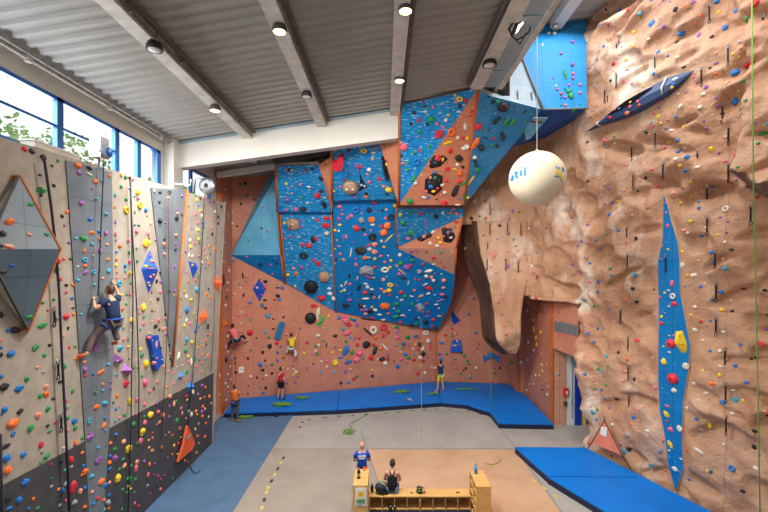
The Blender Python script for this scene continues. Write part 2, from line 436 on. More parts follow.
o = facet('wedge_panel', [LW(x,y,.03) for x, y in [(151,188),(187,189.5),(172,366)]], 'slate_ply', lw, .03, 'slate_ply', 'L'); tag(o, 'slate grey wedge with an orange edge')
# seams between sheets
sm = MB()
for pts in [[(187.5,190),(172.5,367)],]:
    a, b_ = LW(*pts[0], .06), LW(*pts[1], .06); sm.tube([a, b_], .05, 0, 4)
sm.build('edge_strip', 'edge_orange', lw)
# end fin of the wall facing the room
e0, e1 = LW(225,203), LW(212,443)
fin = MB().prism([e1+V((0,.02,0)), e0+V((0,.02,0)), e0+V((-.5,.35,0)), e1+V((-.5,.35,0))], (0,.05,0)).build('end_fin', 'cream_edge', lw)
# big pyramid feature
pv = root('wall_volume', LW(20,250), 'big grey pyramid volume with an orange edge on the concrete-look climbing wall', 'volume')
A, Bc, D = LW(20,175,.14), LW(61,249,.2), LW(29,331,.14); E = LW(-14,249,.36)
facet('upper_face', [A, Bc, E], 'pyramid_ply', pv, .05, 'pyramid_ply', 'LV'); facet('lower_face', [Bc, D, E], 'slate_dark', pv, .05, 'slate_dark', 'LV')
for a, b_ in ((A, Bc), (Bc, D)):
    MB().prism([a+LN*.02, b_+LN*.02, b_-LN*.24, a-LN*.18], (b_-a).normalized().cross(LN)*.03).build('edge_strip', 'edge_orange', pv)
MB().prism([A, E, LW(-34,249,0), LW(20,175,0)], LN*.02).build('side_face', 'concrete_ply', pv); MB().prism([D, E, LW(-34,249,0), LW(29,331,0)], LN*.02).build('side_face', 'concrete_ply', pv)

# ================================================================ PINK BACK WALL
def BY(px): return 24.035/(1-.000742*(px-HX))
def BW(px, py, off=0.0): return P(px, py, BY(px)) + V((.284,-.959,0))*off
BN = V((.285,-.9587,0))
pb = root('climbing_wall', (-2.4,23.4,0), 'pink plywood climbing wall behind the two belayers at the back of the hall', 'climbing wall')
c0, c1 = (-8.2,21.6), (3.25,25.0)
o = facet('panel', [V((*c0,0)), V((*c1,0)), V((*c1,13)), V((*c0,12.45))], 'pink_ply', pb, .1, 'edge_orange', 'B')
c2 = (7.62,24.6)
o = facet('panel', [V((*c1,0)), V((*c2,0)), V((*c2,10)), V((*c1,10))], 'pink_ply', pb, .1, 'edge_orange', 'B')
MB().box((3.25,24.93,3.2), (.1,.12,6.4)).build('edge_strip', 'edge_orange', pb)
facet('side_panel', [V((-8.1,20,0)), V((*c0,0)), V((*c0,12.5)), V((-8.1,20,12.6))], 'pink_ply', pb, .1, 'edge_orange', 'B')
facet('side_panel', [V((-8.9,20,0)), V((-8.12,20,0)), V((-8.12,20,12.6)), V((-8.9,20,12.6))], 'pink_ply', pb, .1, 'edge_orange', 'B')
MB().box((-8.1,19.97,6.3), (.09,.1,12.6)).build('edge_strip', 'edge_orange', pb)
# right side walls, door niche
ps = root('climbing_wall', (7.75,21.5,0), 'pink side wall with a strip of yellow holds beside the doorway', 'climbing wall')
facet('panel', [V((7.62,24.6,0)), V((7.68,22.9,0)), V((7.68,22.9,8)), V((7.62,24.6,8))], 'pink_ply', ps, .1, 'edge_orange', 'S')
facet('panel', [V((7.68,22.9,0)), V((7.98,22.8,0)), V((7.98,22.8,8)), V((7.68,22.9,8))], 'pink_ply', ps, .1, 'edge_orange', 'S')
facet('panel', [V((7.98,22.8,0)), V((7.8,18.6,0)), V((7.8,18.6,8)), V((7.98,22.8,8))], 'pink_ply', ps, .1, 'edge_orange', 'S')
for x, y in ((7.66,22.86),(7.78,18.56)): MB().box((x,y,3.2), (.1,.1,6.4)).build('edge_strip', 'edge_orange', ps)
nd = root('climbing_wall', (8.3,18.4,0), 'smooth pink panel with a vent grille over the doorway', 'wall panel')
facet('upper_panel', [V((7.82,18.58,3.58)), V((8.25,17.0,3.46)), V((8.25,17.0,6.1)), V((7.82,18.58,6.1))], 'pink_ply', nd, .08, 'pink_ply', 'S')
facet('lower_panel', [V((7.82,18.6,0)), V((8.5,18.6,0)), V((8.5,18.6,4)), V((7.82,18.6,4))], 'pale_ply', nd, .08, 'pink_ply', 'S')
vg = root('vent_grille', (8.0,17.8,4.3), 'grey slatted vent grille set in the pink panel above the doorway', 'vent')
h = lambda t, z, o=.0: V((7.82+.43*t-.05-o, 18.58-1.58*t-.02, z))
for k in range(3):
    t0, t1 = .12+.29*k, .12+.29*k+.26
    MB().prism([h(t0,4.42), h(t1,4.40), h(t1,4.85), h(t0,4.87)], (.05,0,0)).build('grille_panel', 'vent_grey', vg)
    sl = MB()
    for j in range(6):
        z = 4.45+.07*j; sl.prism([h(t0,z,.02), h(t1,z-.01,.02), h(t1,z+.02,.02), h(t0,z+.03,.02)], (.02,0,0))
    sl.build('slats', 'metal', vg)
dr = struct(MB().box((8.68,18.62,1.8), (.34,.06,3.6)).build('door_1', 'door_white'))
MB().box((9.0,18.58,1.8), (.28,.12,3.6)).build('door_frame', 'door_blue', dr)
MB().box((9.26,18.6,1.8), (.25,.06,3.6)).build('door_jamb', 'tape_yellow', dr)
MB().box((8.72,18.57,1.05), (.05,.06,.16)).build('door_handle', 'metal', dr)
MB().box((8.74,18.575,1.75), (.03,.03,2.9)).build('door_stile', 'vent_grey', dr)
a_ = root('alarm_box', (8.43,18.5,1.55), 'red alarm box with a white label beside the doorway', 'alarm')
MB().box((8.42,18.53,1.55), (.2,.1,.36)).build('case', 'alarm_red', a_); MB().box((8.45,18.47,1.52), (.08,.02,.16)).build('label_plate', 'paper', a_)
a_ = root('wall_box', (8.4,18.5,1.0), 'small grey box under the red alarm box', 'switch box')
MB().box((8.4,18.54,1.02), (.14,.08,.2)).build('case', 'metal', a_); MB().box((8.4,18.49,1.04), (.06,.02,.07)).build('key_slot', 'black_matte', a_)

# ================================================================ BLUE OVERHANG
ov = root('climbing_overhang', (-2,20,6), 'huge blue and orange faceted overhang in front of the pink wall', 'climbing overhang')
Q = lambda px, py, Y: P(px, py, Y)
def wallY(px): return BY(px)-.05
W_tip = Q(231,255,wallY(231)); W_top = Q(268,177,wallY(268)); W_tr = Q(275.5,177,21.0); W_r = Q(281,255,21.3); W_b = Q(285,283,wallY(285)-.02)
def OF(name, pts, m, **k): return facet(name, pts, m, ov, key='O', **k)
OF('blue_panel', [W_tip, W_top, W_tr, W_r], 'sky_ply'); OF('blue_panel', [W_tip, W_r, W_b], 'blue_ply_plain')
B1, B2, B3, B4 = Q(276,166,18.4), Q(318.5,165,18.1), Q(332,212,20.1), Q(277.5,212,20.1)
OF('blue_panel', [B1,B2,B3,B4], 'sky_ply' if False else 'blue_ply')
B5, B6, B7, B8 = Q(280,213.5,20.5), Q(331.5,213.5,20.5), Q(336,312,wallY(336)), Q(285.5,283,wallY(285)-.05)
OF('blue_panel', [B5,B6,B7,B8], 'blue_ply')
OF('step_face', [B4,B3,B6,B5], 'blue_ply_plain')
C1, C2, C3, C4 = Q(331.5,147,16.9), Q(380,144.5,16.7), Q(396,199,19.0), Q(332.5,200.5,19.2)
OF('blue_panel', [C1,C2,C3,C4], 'blue_ply')
OF('orange_panel', [B2, Q(331,157,17.5), C4, B3], 'orange_ply')
C5, C6 = Q(333,204,19.8), Q(396.5,202,19.6)
OF('step_face', [C4,C3,C6,C5], 'blue_ply_plain')
C7 = Q(397,248,21.2); C8 = Q(437.5,330,24.6)
OF('blue_panel', [C5,C6,C7,C8,B7], 'blue_ply_plain')
E1, E2, E3, E4 = Q(399.5,105,15.2), Q(478,88,14.6), Q(464.5,205,18.4), Q(399,205,18.1)
OF('blue_panel', [E1,E2,E4], 'blue_ply'); OF('orange_panel', [E2,E3,E4], 'orange_ply')
OF('orange_panel', [C2, Q(398.5,137,16.1), E4, C3], 'orange_ply')
OF('side_panel', [E1+V((.02,.0,0)), E4+V((.02,0,0)), E4+V((.05,1.0,0)), Q(399.5,120,16.4)], 'orange_ply')
D1, D2, D3 = Q(397.5,208.5,19.1), Q(463.5,208.5,19.2), Q(462.5,217,19.5)
OF('step_face', [E4,E3,D2,D1], 'edge_brown', edge='edge_brown')
OF('blue_panel', [D1,D2,D3,C7], 'blue_ply')
D4, D5 = Q(456,248.5,20.2), Q(455,275,21.8)
OF('orange_panel', [D3,D4,C7], 'orange_ply'); OF('pale_panel', [C7,D4,D5], 'pale_ply')
C9 = Q(451,302,23.2)
OF('blue_panel', [C7,D5,C9,C8], 'blue_ply_plain')
F1, F2 = Q(479.5,93,14.6), Q(543,109.5,15.4)
OF('teal_panel', [F1,F2,Q(513,146,16.7),E3], 'teal_ply')
G1 = Q(520,53,15.6)
OF('grey_panel', [E2+V((.05,0,.02)), Q(502,96,15.0), Q(510,96,15.1), Q(510,40,15.6), G1, F2, F1], 'greyblue_ply')
# orange edge strips between the panels
for a, b_ in [(B1,B4),(B5,B8),(W_tr,W_r),(W_r,W_b),(B6,B7),(E1,E4),(C6,C7),(E2,E3),(C1,C4),(D3,D4),(D4,D5)]:
    MB().tube([V(a)+V((0,-.03,0)), V(b_)+V((0,-.03,0))], .055, 0, 4).build('edge_strip', 'edge_orange', ov)
# hidden returns so the mass is solid from the side
for pts in ([B1,B4,W_r,W_tr],[D3,D4,V((4.6,24.6,D4.z)),V((4.6,24.6,D3.z))],[D4,D5,C9,V((4.4,24.6,C9.z)),V((4.6,24.6,D4.z))]):
    facet('side_panel', pts, 'orange_ply', ov, .03)
MB().prism([B1+V((0,.2,0)), B2+V((0,.2,0)), B2+V((0,2.5,0)), B1+V((0,2.8,0))], (0,0,.2)).build('top_ledge', 'white_paint', ov)
MB().prism([C1+V((0,.2,0)), C2+V((0,.2,0)), C2+V((0,2.5,0)), C1+V((0,2.5,0))], (0,0,.15)).build('top_ledge', 'white_paint', ov)
MB().prism([V((-8.2,21.5,12.4)), V((-5.4,22.3,12.5)), V((-5.4,23,12.5)), V((-8.2,22.6,12.4))], (0,0,.22)).build('top_ledge', 'white_paint', ov)

ub = root('climbing_bulge', (7,16,13), 'high bright blue climbing bulge under the upper roof', 'climbing overhang')
H1, H2, H3, H4 = Q(500,14,16.2), Q(586,20,16.15), Q(587,108.5,15.6), Q(543,109.5,15.35)
facet('blue_panel', [H1,H2,H3,H4,G1,Q(505,40,16.0)], 'upper_blue', ub, .06, 'edge_orange', 'U')
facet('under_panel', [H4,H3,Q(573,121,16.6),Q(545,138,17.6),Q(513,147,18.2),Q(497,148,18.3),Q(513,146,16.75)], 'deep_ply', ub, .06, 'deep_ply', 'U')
facet('light_panel', [Q(534,117.5,15.5),Q(548,118,15.55),Q(530,139,16.5),Q(516,143,16.75)], 'sky_ply', ub, .03, 'white_paint', 'U')
MB().tube([Q(531,121,15.5), Q(542,122,15.5)], .06, 0, 6).build('strut', 'dark_steel', ub)
for q_ in (G1, H3): MB().tube([H4+V((0,-.03,0)), q_+V((0,-.03,0))], .05, 0, 4).build('edge_strip', 'greyblue_ply', ub)
# ================================================================ SCULPTED ROCK WALLS
def sstep(a, b_, x):
    t = min(1, max(0, (x-a)/(b_-a))); return t*t*(3-2*t)
def in_poly(p, q):
    x, y = q; r = False
    for (x0,y0),(x1,y1) in zip(p, p[1:]+p[:1]):
        if (y0 > y) != (y1 > y) and x < (x1-x0)*(y-y0)/(y1-y0)+x0: r = not r
    return r
def edge_dist(p, q):
    q = V((*q,0)); best = 9
    for a, b_ in zip(p, p[1:]+p[:1]):
        a, b_ = V((*a,0)), V((*b_,0)); t = max(0, min(1, (q-a).dot(b_-a)/max(1e-9,(b_-a).length_squared)))
        best = min(best, (q-a-(b_-a)*t).length)
    return best
R0 = V((7.04,18.9,0)); RD = V((.37,-1,0)).normalized(); RN = V((-1,-.37,0)).normalized()
def RSZ(px, py):
    t = 14.04/((px-HX)/F+.37); p = CAM+ray(px, py)*t
    return ((p-R0).dot(RD), p.z)
def R2(s, z, off=0.0): return R0+RD*s+V((0,0,z))+RN*off
def R2p(px, py, off=0.0): return R2(*RSZ(px, py), off)
def R2o(px, py, off):
    """point of the plane standing off from the wall by that much"""
    r_ = ray(px, py); return CAM+r_*((off-(CAM-R0).dot(RN))/r_.dot(RN))
INLAY = [(665,194),(668.5,205),(672,220),(679,243),(680.5,262),(681,292),(686,318),(691,345),(689,372),(684,402),(683,440),(684,468),(677,491),(669,462),(667,440),(661,410),(659.5,380),(660,300),(659,262),(664,240)]
KT = [(586,132.5),(600,122),(612,111),(626,101),(640,93),(655,85),(668,78),(680,74),(695,70.5)]
KB = [(586,133),(602,126),(614,122.5),(628,118),(642,112),(656,104),(668,97),(681,86),(695,71)]
FLAT = [[RSZ(*p) for p in INLAY], [RSZ(*p) for p in KT]+[RSZ(*p) for p in KB[::-1]], [RSZ(*p) for p in [(603,415),(586,448),(628,466)]]]
rr = random.Random(11)
SC = []
for i in range(260):
    SC.append((rr.uniform(-.5,13), rr.uniform(0,17.5), rr.uniform(.3,.95), rr.uniform(.16,.45), rr.uniform(-.7,.7), rr.choice([1,1,1,-.7])*rr.uniform(.18,.42)))
def rock_h(s, z, seed=0.0, sc=SC):
    p = V((s*.32, z*.30, seed))
    h = .24*noise.noise(p) + .13*(1-abs(noise.noise(p*2.2+V((3,1,0))))*2.4) - .06
    q = p*4.2+V((0,7,2)); h += .06*(1-abs(noise.noise(q))*2.2)-.03+.045*noise.noise(q*2.3)+.03*noise.noise(q*5.1)
    for (s0,z0,a,b_,th,d) in sc:
        dx, dz = s-s0, z-z0
        if abs(dx) > a or abs(dz) > a: continue
        c, n = math.cos(th), math.sin(th); u, v = (dx*c+dz*n)/a, (-dx*n+dz*c)/b_
        r2 = u*u+v*v
        if r2 < 1: h -= d*math.sqrt(1-r2)*(.55+.45*v)
    return h
def r2_h(s, z):
    h = rock_h(s, z) + .25*sstep(1.2, 0, z)*noise.noise(V((s*.9,3,1)))   # the foot flares toward the mat
    for p in FLAT:
        xs = [q[0] for q in p]; zs = [q[1] for q in p]
        if not (min(xs)-.4 < s < max(xs)+.4 and min(zs)-.4 < z < max(zs)+.4): continue
        d = edge_dist(p, (s,z))
        h = -.03 if in_poly(p, (s,z)) else -.03+(h+.03)*sstep(0, .4, d)
    # the near mass steps forward past a vertical edge, with an undercut lower rim
    e = 8.45-max(0, z-14)*.45
    zb = 10.0-max(0, min(s-8.4, 1.1))*.7+max(0, s-9.6)*.2
    h += (.32+.75*math.exp(-max(0, z-zb)/1.1))*sstep(e-.05, e+.15, s)*max(0, min(1, (z-zb+.45)/.4))
    zb2 = 8.8+.3*(s-8.6)
    if s > 8.9: h += .5*sstep(8.7, 9.2, s)*sstep(zb2-.05, zb2+.12, z)*(1-sstep(zb2+.12, zb2+.8, z))
    return h
def rock_grid(name, fn, s0, s1, z0, z1, keep, st, m, parent, key):
    mb = MB(); ns, nz = int((s1-s0)/st), int((z1-z0)/st); idx = {}; vs = []; fs = []
    for i in range(ns+1):
        for j in range(nz+1):
            s, z = s0+(s1-s0)*i/ns, z0+(z1-z0)*j/nz
            idx[i,j] = len(vs); vs.append(fn(s, z))
    for i in range(ns):
        for j in range(nz):
            s, z = s0+(s1-s0)*(i+.5)/ns, z0+(z1-z0)*(j+.5)/nz
            if keep(s, z): fs.append((idx[i,j], idx[i+1,j], idx[i+1,j+1], idx[i,j+1]))
    gs = mb.faces(vs, fs, 0, True)
    uvs = {}
    for i in range(ns+1):
        for j in range(nz+1): uvs[tuple(vs[idx[i,j]])] = (s0+(s1-s0)*i/ns, z0+(z1-z0)*j/nz)
    for f in gs:
        for l in f.loops: l[mb.uv].uv = uvs.get(tuple(l.vert.co), (0,0))
    bmesh.ops.delete(mb.bm, geom=[v for v in mb.bm.verts if not v.link_faces], context='VERTS')
    o = mb.build(name, m, parent, fix=False)
    reg(key, o)
    md = o.modifiers.new('thick', 'SOLIDIFY'); md.thickness = .25; md.offset = 1 if o.data.polygons[0].normal.dot(CAM-o.data.vertices[0].co) < 0 else -1
    return o
def r2keep(s, z):
    if s < 2.6 and z < 5.85: return False
    if z < 3.7 and s < 2.6+.35*sstep(3.6, 0, z): return False
    return True
rw = root('rock_wall', (9,14,0), 'towering sculpted tan rock climbing wall along one side', 'climbing wall')
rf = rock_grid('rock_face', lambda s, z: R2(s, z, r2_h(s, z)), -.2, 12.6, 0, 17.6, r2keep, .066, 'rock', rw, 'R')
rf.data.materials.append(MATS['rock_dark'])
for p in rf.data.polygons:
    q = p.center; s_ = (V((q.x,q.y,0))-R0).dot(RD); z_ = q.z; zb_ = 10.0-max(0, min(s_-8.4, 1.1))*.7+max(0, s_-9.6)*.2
    if s_ > 8.4 and zb_-.5 < z_ < zb_+.02: p.material_index = 1  # shade under the lip put into the colour as darker rock
# rear rock wall between the overhang and the corner
A0 = V((3.0,20.3,0)); AD = V((4.04,-1.4,0)).normalized(); AN = V((-1.4,-4.04,0)).normalized()
SC1 = [(rr.uniform(0,4.4), rr.uniform(6,14), rr.uniform(.3,.8), rr.uniform(.15,.35), rr.uniform(-.3,.3), rr.uniform(.08,.2)) for i in range(34)]
def a_h(s, z): return .55*rock_h(s, z, 9.3, SC1) - .35*sstep(10.2, 9.2, z)*(1 if s < 3.2 else 0) - .12*math.floor((z-6)/1.25)*0
def akeep(s, z): return z > 5.95 and not (s < 2.1 and z < 9.45)
ra = root('rock_wall', (5,19.5,6), 'tan rock climbing wall hanging behind the white balloon', 'climbing wall')
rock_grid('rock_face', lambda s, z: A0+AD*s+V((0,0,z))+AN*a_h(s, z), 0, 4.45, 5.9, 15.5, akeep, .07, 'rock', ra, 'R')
# hanging pillar
rp = root('rock_pillar', (5.6,19.6,4), 'dark brown hanging rock pillar tapering down in front of the pink wall', 'rock pillar')
LV = [(221,461.5,477,528),(240,462.5,479,528),(255,464,481,528),(270,469,486,528),(285,475,490,527),(300,479,492,523),(315,480.5,494,521),(328,481.5,495,521),(338,483,496,521),(345,488,500,520),(350,495,505,518),(354,503,509,516)]
mb = MB(); rings = []
for k in range(len(LV)*3-2):
    i, t = divmod(k, 3); t /= 3
    a = LV[i]; b_ = LV[min(i+1, len(LV)-1)]
    py, l, e, r = [a[j]+(b_[j]-a[j])*t for j in range(4)]
    sh = max(0, (py-335)/18)
    YL, YE, YR = 21.0-.3*sh, 19.6+.4*sh, 19.0+.7*sh
    ring = []
    for j in range(9): f = j/9; p = Q(l+(e-l)*f, py, YL+(YE-YL)*(f**1.3)); ring.append(p)
    for j in range(15): f = j/14; p = Q(e+(r-e)*f, py, YE+(YR-YE)*f); ring.append(p)
    z = ring[0].z
    for j in range(1, len(ring)-1):
        w = ring[j]; d = noise.noise(w*.9)*.24+(.5-abs(noise.noise(w*1.9)))*.22-.06+noise.noise(w*4)*.07
        ring[j] = w+V((-.35,-.94,0))*d+(V((-.9,-.3,0))*abs(noise.noise(w*1.7))*.25 if j < 9 else V())
    back = [Q(r, py, 21.2).copy(), Q(l, py, 21.6).copy()]
    for q in back: q.z = z
    for q in ring: q.z = z if False else q.z
    rings.append(ring+back)
n = len(rings[0]); vs = [v for r in rings for v in r]
fs = [(i*n+j, i*n+(j+1) % n, (i+1)*n+(j+1) % n, (i+1)*n+j) for i in range(len(rings)-1) for j in range(n)]
fs += [tuple(range(n)), tuple((len(rings)-1)*n+j for j in range(n))]
for f in mb.faces(vs, fs, 0, True):
    for l in f.loops: l[mb.uv].uv = (l.vert.co.x+.3, l.vert.co.z)
o = mb.build('rock_face', ['rock','rock_brown_shade'], rp)
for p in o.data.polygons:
    if p.index % n < 9 and p.index < n*(len(rings)-1): p.material_index = 1  # flank brown darkened to carry the overhang's shade
reg('R', o)
tag(o, 'rock face, darker brown on its flank')

# blue inlay on the rock wall
iv = root('inlay_panel', R2p(672,340), 'tall blue leaf-shaped panel let into the rock wall', 'wall panel')
c, nn, u, w = basis([R2p(*p) for p in INLAY])
reg('I', MB().prism([R2p(*p, .05) for p in INLAY], -RN*.12, 0, 1, True, (c, RD, V((0,0,1)))).build('blue_panel', ['blue_ply_plain','cream_edge'], iv))
# kayak-shaped feature
kv = root('kayak_volume', R2p(640,103), 'navy kayak-shaped volume hung slantwise on the rock wall', 'volume')
n = len(KT); T = [R2p(*p, .03) for p in KT]; B = [R2p(*p, .03) for p in KB]
bul = [math.sin(math.pi*i/(n-1))**.7 for i in range(n)]
M1 = [T[i].lerp(B[i], .58)+RN*.30*bul[i] for i in range(n)]; M2 = [T[i].lerp(B[i], .92)+RN*.26*bul[i] for i in range(n)]
mb = MB(); vs = T+M1+M2+B
mb.faces(vs, [(k*n+i, k*n+i+1, (k+1)*n+i+1, (k+1)*n+i) for k in range(3) for i in range(n-1)], 0, False)
o = mb.build('hull', 'kayak_navy', kv); reg('K', o)
ck = MB(); L1 = [T[i].lerp(M1[i], f)+RN*.03 for i, f in zip(range(2,6), (.6,.12,.08,.2))]; L2 = [T[i].lerp(M1[i], f)+RN*.03 for i, f in zip(range(2,6), (.9,1.0,.95,.35))]
m_ = len(L1); ck.faces(L1+L2, [(i,i+1,m_+i+1,m_+i) for i in range(m_-1)]); ck.build('cockpit', 'deep_black', kv, fix=False)
MB().tube([T[1]+RN*.05, M1[1]+RN*.05, M2[1]+RN*.05, B[1]], .025).build('strap', 'rope_white', kv); MB().tube([T[6]+RN*.05, M1[6]+RN*.03, M2[6]+RN*.03], .03).build('strap', 'rope_white', kv)

# ================================================================ CRASH MATS
def mat_thing(pts, z, label, group=None, seam=None):
    r = root('crash_mat', (sum(p[0] for p in pts)/len(pts), sum(p[1] for p in pts)/len(pts), 0), label, 'mat', group)
    MB().prism([V((p[0],p[1],z)) for p in pts], (0,0,-.05)).build('cover', 'mat_blue', r)
    MB().prism([V((p[0],p[1],z-.05)) for p in pts], (0,0,-(z-.05)+.002)).build('side_skirt', 'mat_side', r)
    return r
mz = .25
g2 = lambda px, py: FL(px, py, mz)
la, lb = (-8.05,19.98), (-8.12,21.55)
wp = lambda px: BW(px, 300).xy + V((.0,-.1))
s1f, s1b = g2(337,409.4), wp(340.5); s2f, s2b = g2(441,402), wp(436)
mat_thing([g2(223.5,413.2).xy, s1f.xy+V((-.02,0)), s1b+V((-.02,0)), V((-8.0,21.6))], mz, 'blue crash mat under the red-shirted belayer at the foot of the pink wall', None)
mat_thing([s1f.xy, s2f.xy+V((-.02,0)), s2b+V((-.02,0)), s1b], mz, 'blue crash mat under the wide belt of colourful holds, middle of the back row')
mat_thing([s2f.xy, g2(466,404.2).xy, g2(490,411.8).xy, g2(499,423).xy, g2(553.5,424).xy, V((7.88,22.75)), V((7.6,22.8)), V((7.55,24.5)), V((3.35,24.9))], mz, 'blue crash mat in the corner below the hanging rock pillar')
f0 = F*(H-mz)
rs = lambda s: R2(s, 0, .33).xy
mat_thing([g2(515,447).xy, g2(583,447.5).xy, rs(3.2), rs(4.6), FL(638,477,mz).xy, FL(548,476,mz).xy], mz, 'blue crash mat below the salmon triangle flag by the rock wall')
mat_thing([FL(548,476.6,mz).xy, FL(638,477.6,mz).xy, rs(4.9), rs(6.2), rs(8.0), V((9.3,9.4)), FL(608,512.5,mz).xy+V((.15,-1.2)), FL(607,512,mz).xy], mz, 'blue crash mat below the tip of the blue leaf-shaped panel')
lm = root('floor_mat', (-5.8,13,0), 'slate blue floor mat along the foot of the grey climbing wall', 'mat')
MB().prism([V((-7.1,4,.03)),V((-4.5,4,.03)),V((-4.5,19.75,.03)),V((-8.0,19.75,.03)),V((-8.0,17.2,.03)),V((-7.1,16.6,.03))], (0,0,-.028)).build('surface', 'floor_slate', lm)
# ================================================================ WALL VOLUMES
VOLS = {}
def on(px, py, keys=None):
    h_ = hit(px, py, keys)
    return h_
def volume(key, label, pts, m, depth=.22, apex=None, name='wall_volume', cat='volume', keys=None, flat=False, edge=None, group=None):
    """a plywood feature screwed to the wall: outline in the wall plane, faces rising to an apex or a flat front"""
    W = []; n = V()
    for p in pts:
        h_ = on(*p, keys) 
        if not h_: continue
        W.append(h_[0]); n += h_[1]
    n.normalize(); c = sum(W, V())/len(W)
    # bring the outline into one plane on the wall
    r = root(name, c, label, cat, group)
    Pl = [w_-n*((w_-c).dot(n)) for w_ in W]
    mb = MB()
    if flat:
        mb.prism([p+n*depth for p in Pl], -n*(depth+.02), 0, 1)
        o = mb.build('body', [m, edge or m], r)
    else:
        if apex: a = on(*apex, keys)[0]+n*depth
        else: a = c+n*depth
        k = len(Pl); vs = [p-n*.02 for p in Pl]+[a]
        mb.faces(vs, [(i, (i+1) % k, k) for i in range(k)]+[tuple(range(k-1,-1,-1))], 0)
        o = mb.build('body', m, r)
    reg('V'+key, o)
    for j in range(min(3, len(Pl))):
        q = Pl[j].lerp(c+n*depth, .45 if not flat else .3)
        h2 = SURF[-1][1].ray_cast(q+n*2, -n)
        if h2[0]: bolt_head('bolt', h2[0], h2[1] if h2[1].dot(n) > 0 else -h2[1], .025, o, 'metal')
    VOLS[key] = r
    return r
def tile(x0, y0, s): return lambda *pts: [(x0+x/s, y0+y/s) for x, y in pts]
M7, M8, M9, T3, T4, T5, T7, T8, T9, T10, T11 = tile(114,226,6.737), tile(114,302,6.737), tile(114,378,6.737), tile(215,160,6.83), tile(215,235,6.83), tile(315,140,7.533), tile(315,270,7.533), tile(395,85,7.533), tile(395,150,7.533), tile(395,215,7.533), tile(395,275,7.533)
T6, TB, TC, TR, T8h = tile(315,205,7.533), tile(200,310,6.83), tile(290,310,6.83), tile(430,300,6.83), tile(570,420,6.83)
volume('a', 'blue diamond volume dotted with holds, above the blue slab on the grey wall', M7((240,150),(302,300),(232,470),(178,290)), 'cobalt', .25, M7((240,290))[0])
volume('b', 'narrow blue dart-shaped volume pointing down on the grey wall', M7((498,230),(556,250),(532,362)), 'cobalt', .2)
volume('c', 'upper orange lozenge volume near the far end of the grey wall', M7((690,322),(713,385),(690,448),(667,385)), 'bag_orange', .22)
volume('d', 'lower orange lozenge volume near the far end of the grey wall', M8((606,34),(628,100),(580,158),(574,100)), 'bag_orange', .2)
volume('e', 'blue slab volume crossed by pink and orange holds on the grey wall', M8((212,226),(268,222),(306,410),(256,462)), 'cobalt', .14, flat=True)
volume('f', 'purple pyramid volume beside the navy-shirted climber', M8((0,340),(48,415),(-6,408)), 'hold_m', .2)
volume('g', 'lower purple pyramid volume, beneath the other purple one', M8((76,402),(97,503),(42,466)), 'hold_m', .22)
volume('h', 'small light blue fin volume low on the grey wall', M8((447,458),(462,500),(428,512)), 'hold_b', .16)
volume('i', 'long blue wedge hanging above the charcoal band, near the orange bag', M9((512,20),(525,55),(500,92),(495,60)), 'hold_b', .2)
volume('j', 'cobalt diamond volume on the pink back wall below the overhang tip', T4((303,287),(353,372),(305,465),(253,370)), 'cobalt', .2)
volume('k', 'tilted bright blue slab volume on the pink back wall', TB((543,78),(582,86),(548,200),(507,190)), 'upper_blue', .16, flat=True)
volume('l', 'orange volume at the wall corner beside the pink-topped climber', TB((155,55),(196,78),(178,120),(155,112)), 'hold_o', .2)
volume('m', 'red block volume right of the pink-topped climber', TB((318,140),(355,132),(372,155),(345,184),(318,172)), 'hold_r', .2)
volume('n', 'magenta block volume under the pink-topped climber', TB((248,220),(278,204),(290,222),(262,250),(246,240)), 'hold_p', .2)
volume('o', 'blue block volume low on the pink back wall', TB((392,362),(412,353),(433,378),(425,392),(398,386)), 'hold_b', .2)
volume('p', 'blue triangle volume right of the overhang on the pink wall', T11((425,262),(498,345),(424,392)), 'cobalt', .22)
volume('q', 'blue trapezoid volume with holds, right of the overhang', TR((155,272),(207,270),(218,352),(138,352)), 'cobalt', .2, flat=True)
bt = volume('r', 'light blue bow-tie volume below the hanging rock pillar', TR((362,375),(395,384),(392,362),(432,356),(434,384),(468,376),(470,425),(430,394),(388,396),(364,425)), 'hold_b', .14, flat=True)
def disc(key, label, c, rx, ry, m, depth, keys=None, dots=None, prof=None):
    h_ = on(*c, keys); loc, n = h_[0], h_[1]
    Y = loc.y; r = root('wall_volume', loc, label, 'volume')
    Mx = n.to_track_quat('Z', 'Y').to_matrix()
    R = (rx+ry)/2*Y/F
    o = MB().lathe(prof(R, depth) if prof else [(R,-.02),(R*.97,depth*.6),(R*.8,depth),(.001,depth*1.05)], loc, 0, 24, Mx).build('body', m, r)
    reg('V'+key, o)
    for (a, b_), dm in (dots or []):
        MB().lathe([(R*.2,0),(R*.18,.04),(.001,.05)], loc+Mx @ V((a*R,b_*R,depth)), 0, 12, Mx).build('stud', dm, o)
    VOLS[key] = r
    return r
disc('A', 'plywood disc volume near the top of the left blue panel', T3((535,437))[0], 6.2, 6.4, 'wood_disc', .15, dots=[((0,.1),'hold_w'),((-.3,-.2),'hold_t')])
disc('B', 'large black disc volume on the lower rim of the blue overhang', T4((657,352))[0], 6.6, 7.4, 'black_matte', .22)
disc('D', 'plywood disc volume beside the large black disc', T7((70,48))[0], 6.4, 5.2, 'wood_disc', .16)
disc('E', 'plywood disc volume with two pale studs, below the red heart shape', T5((268,352))[0], 7.6, 8.2, 'wood_disc', .2, dots=[((-.45,0),'hold_w'),((.35,0),'hold_w')])
disc('F', 'black disc volume dotted with small holds on the pink wall beside the white fin', TC((140,55))[0], 5.2, 6, 'black_matte', .2)
h_ = volume('G', 'red heart-like volume high on the central blue panel', T5((192,100),(216,110),(220,160),(205,205),(170,216),(136,200),(132,165),(150,146),(165,150),(172,120)), 'hold_r', .22, flat=True, cat='volume')
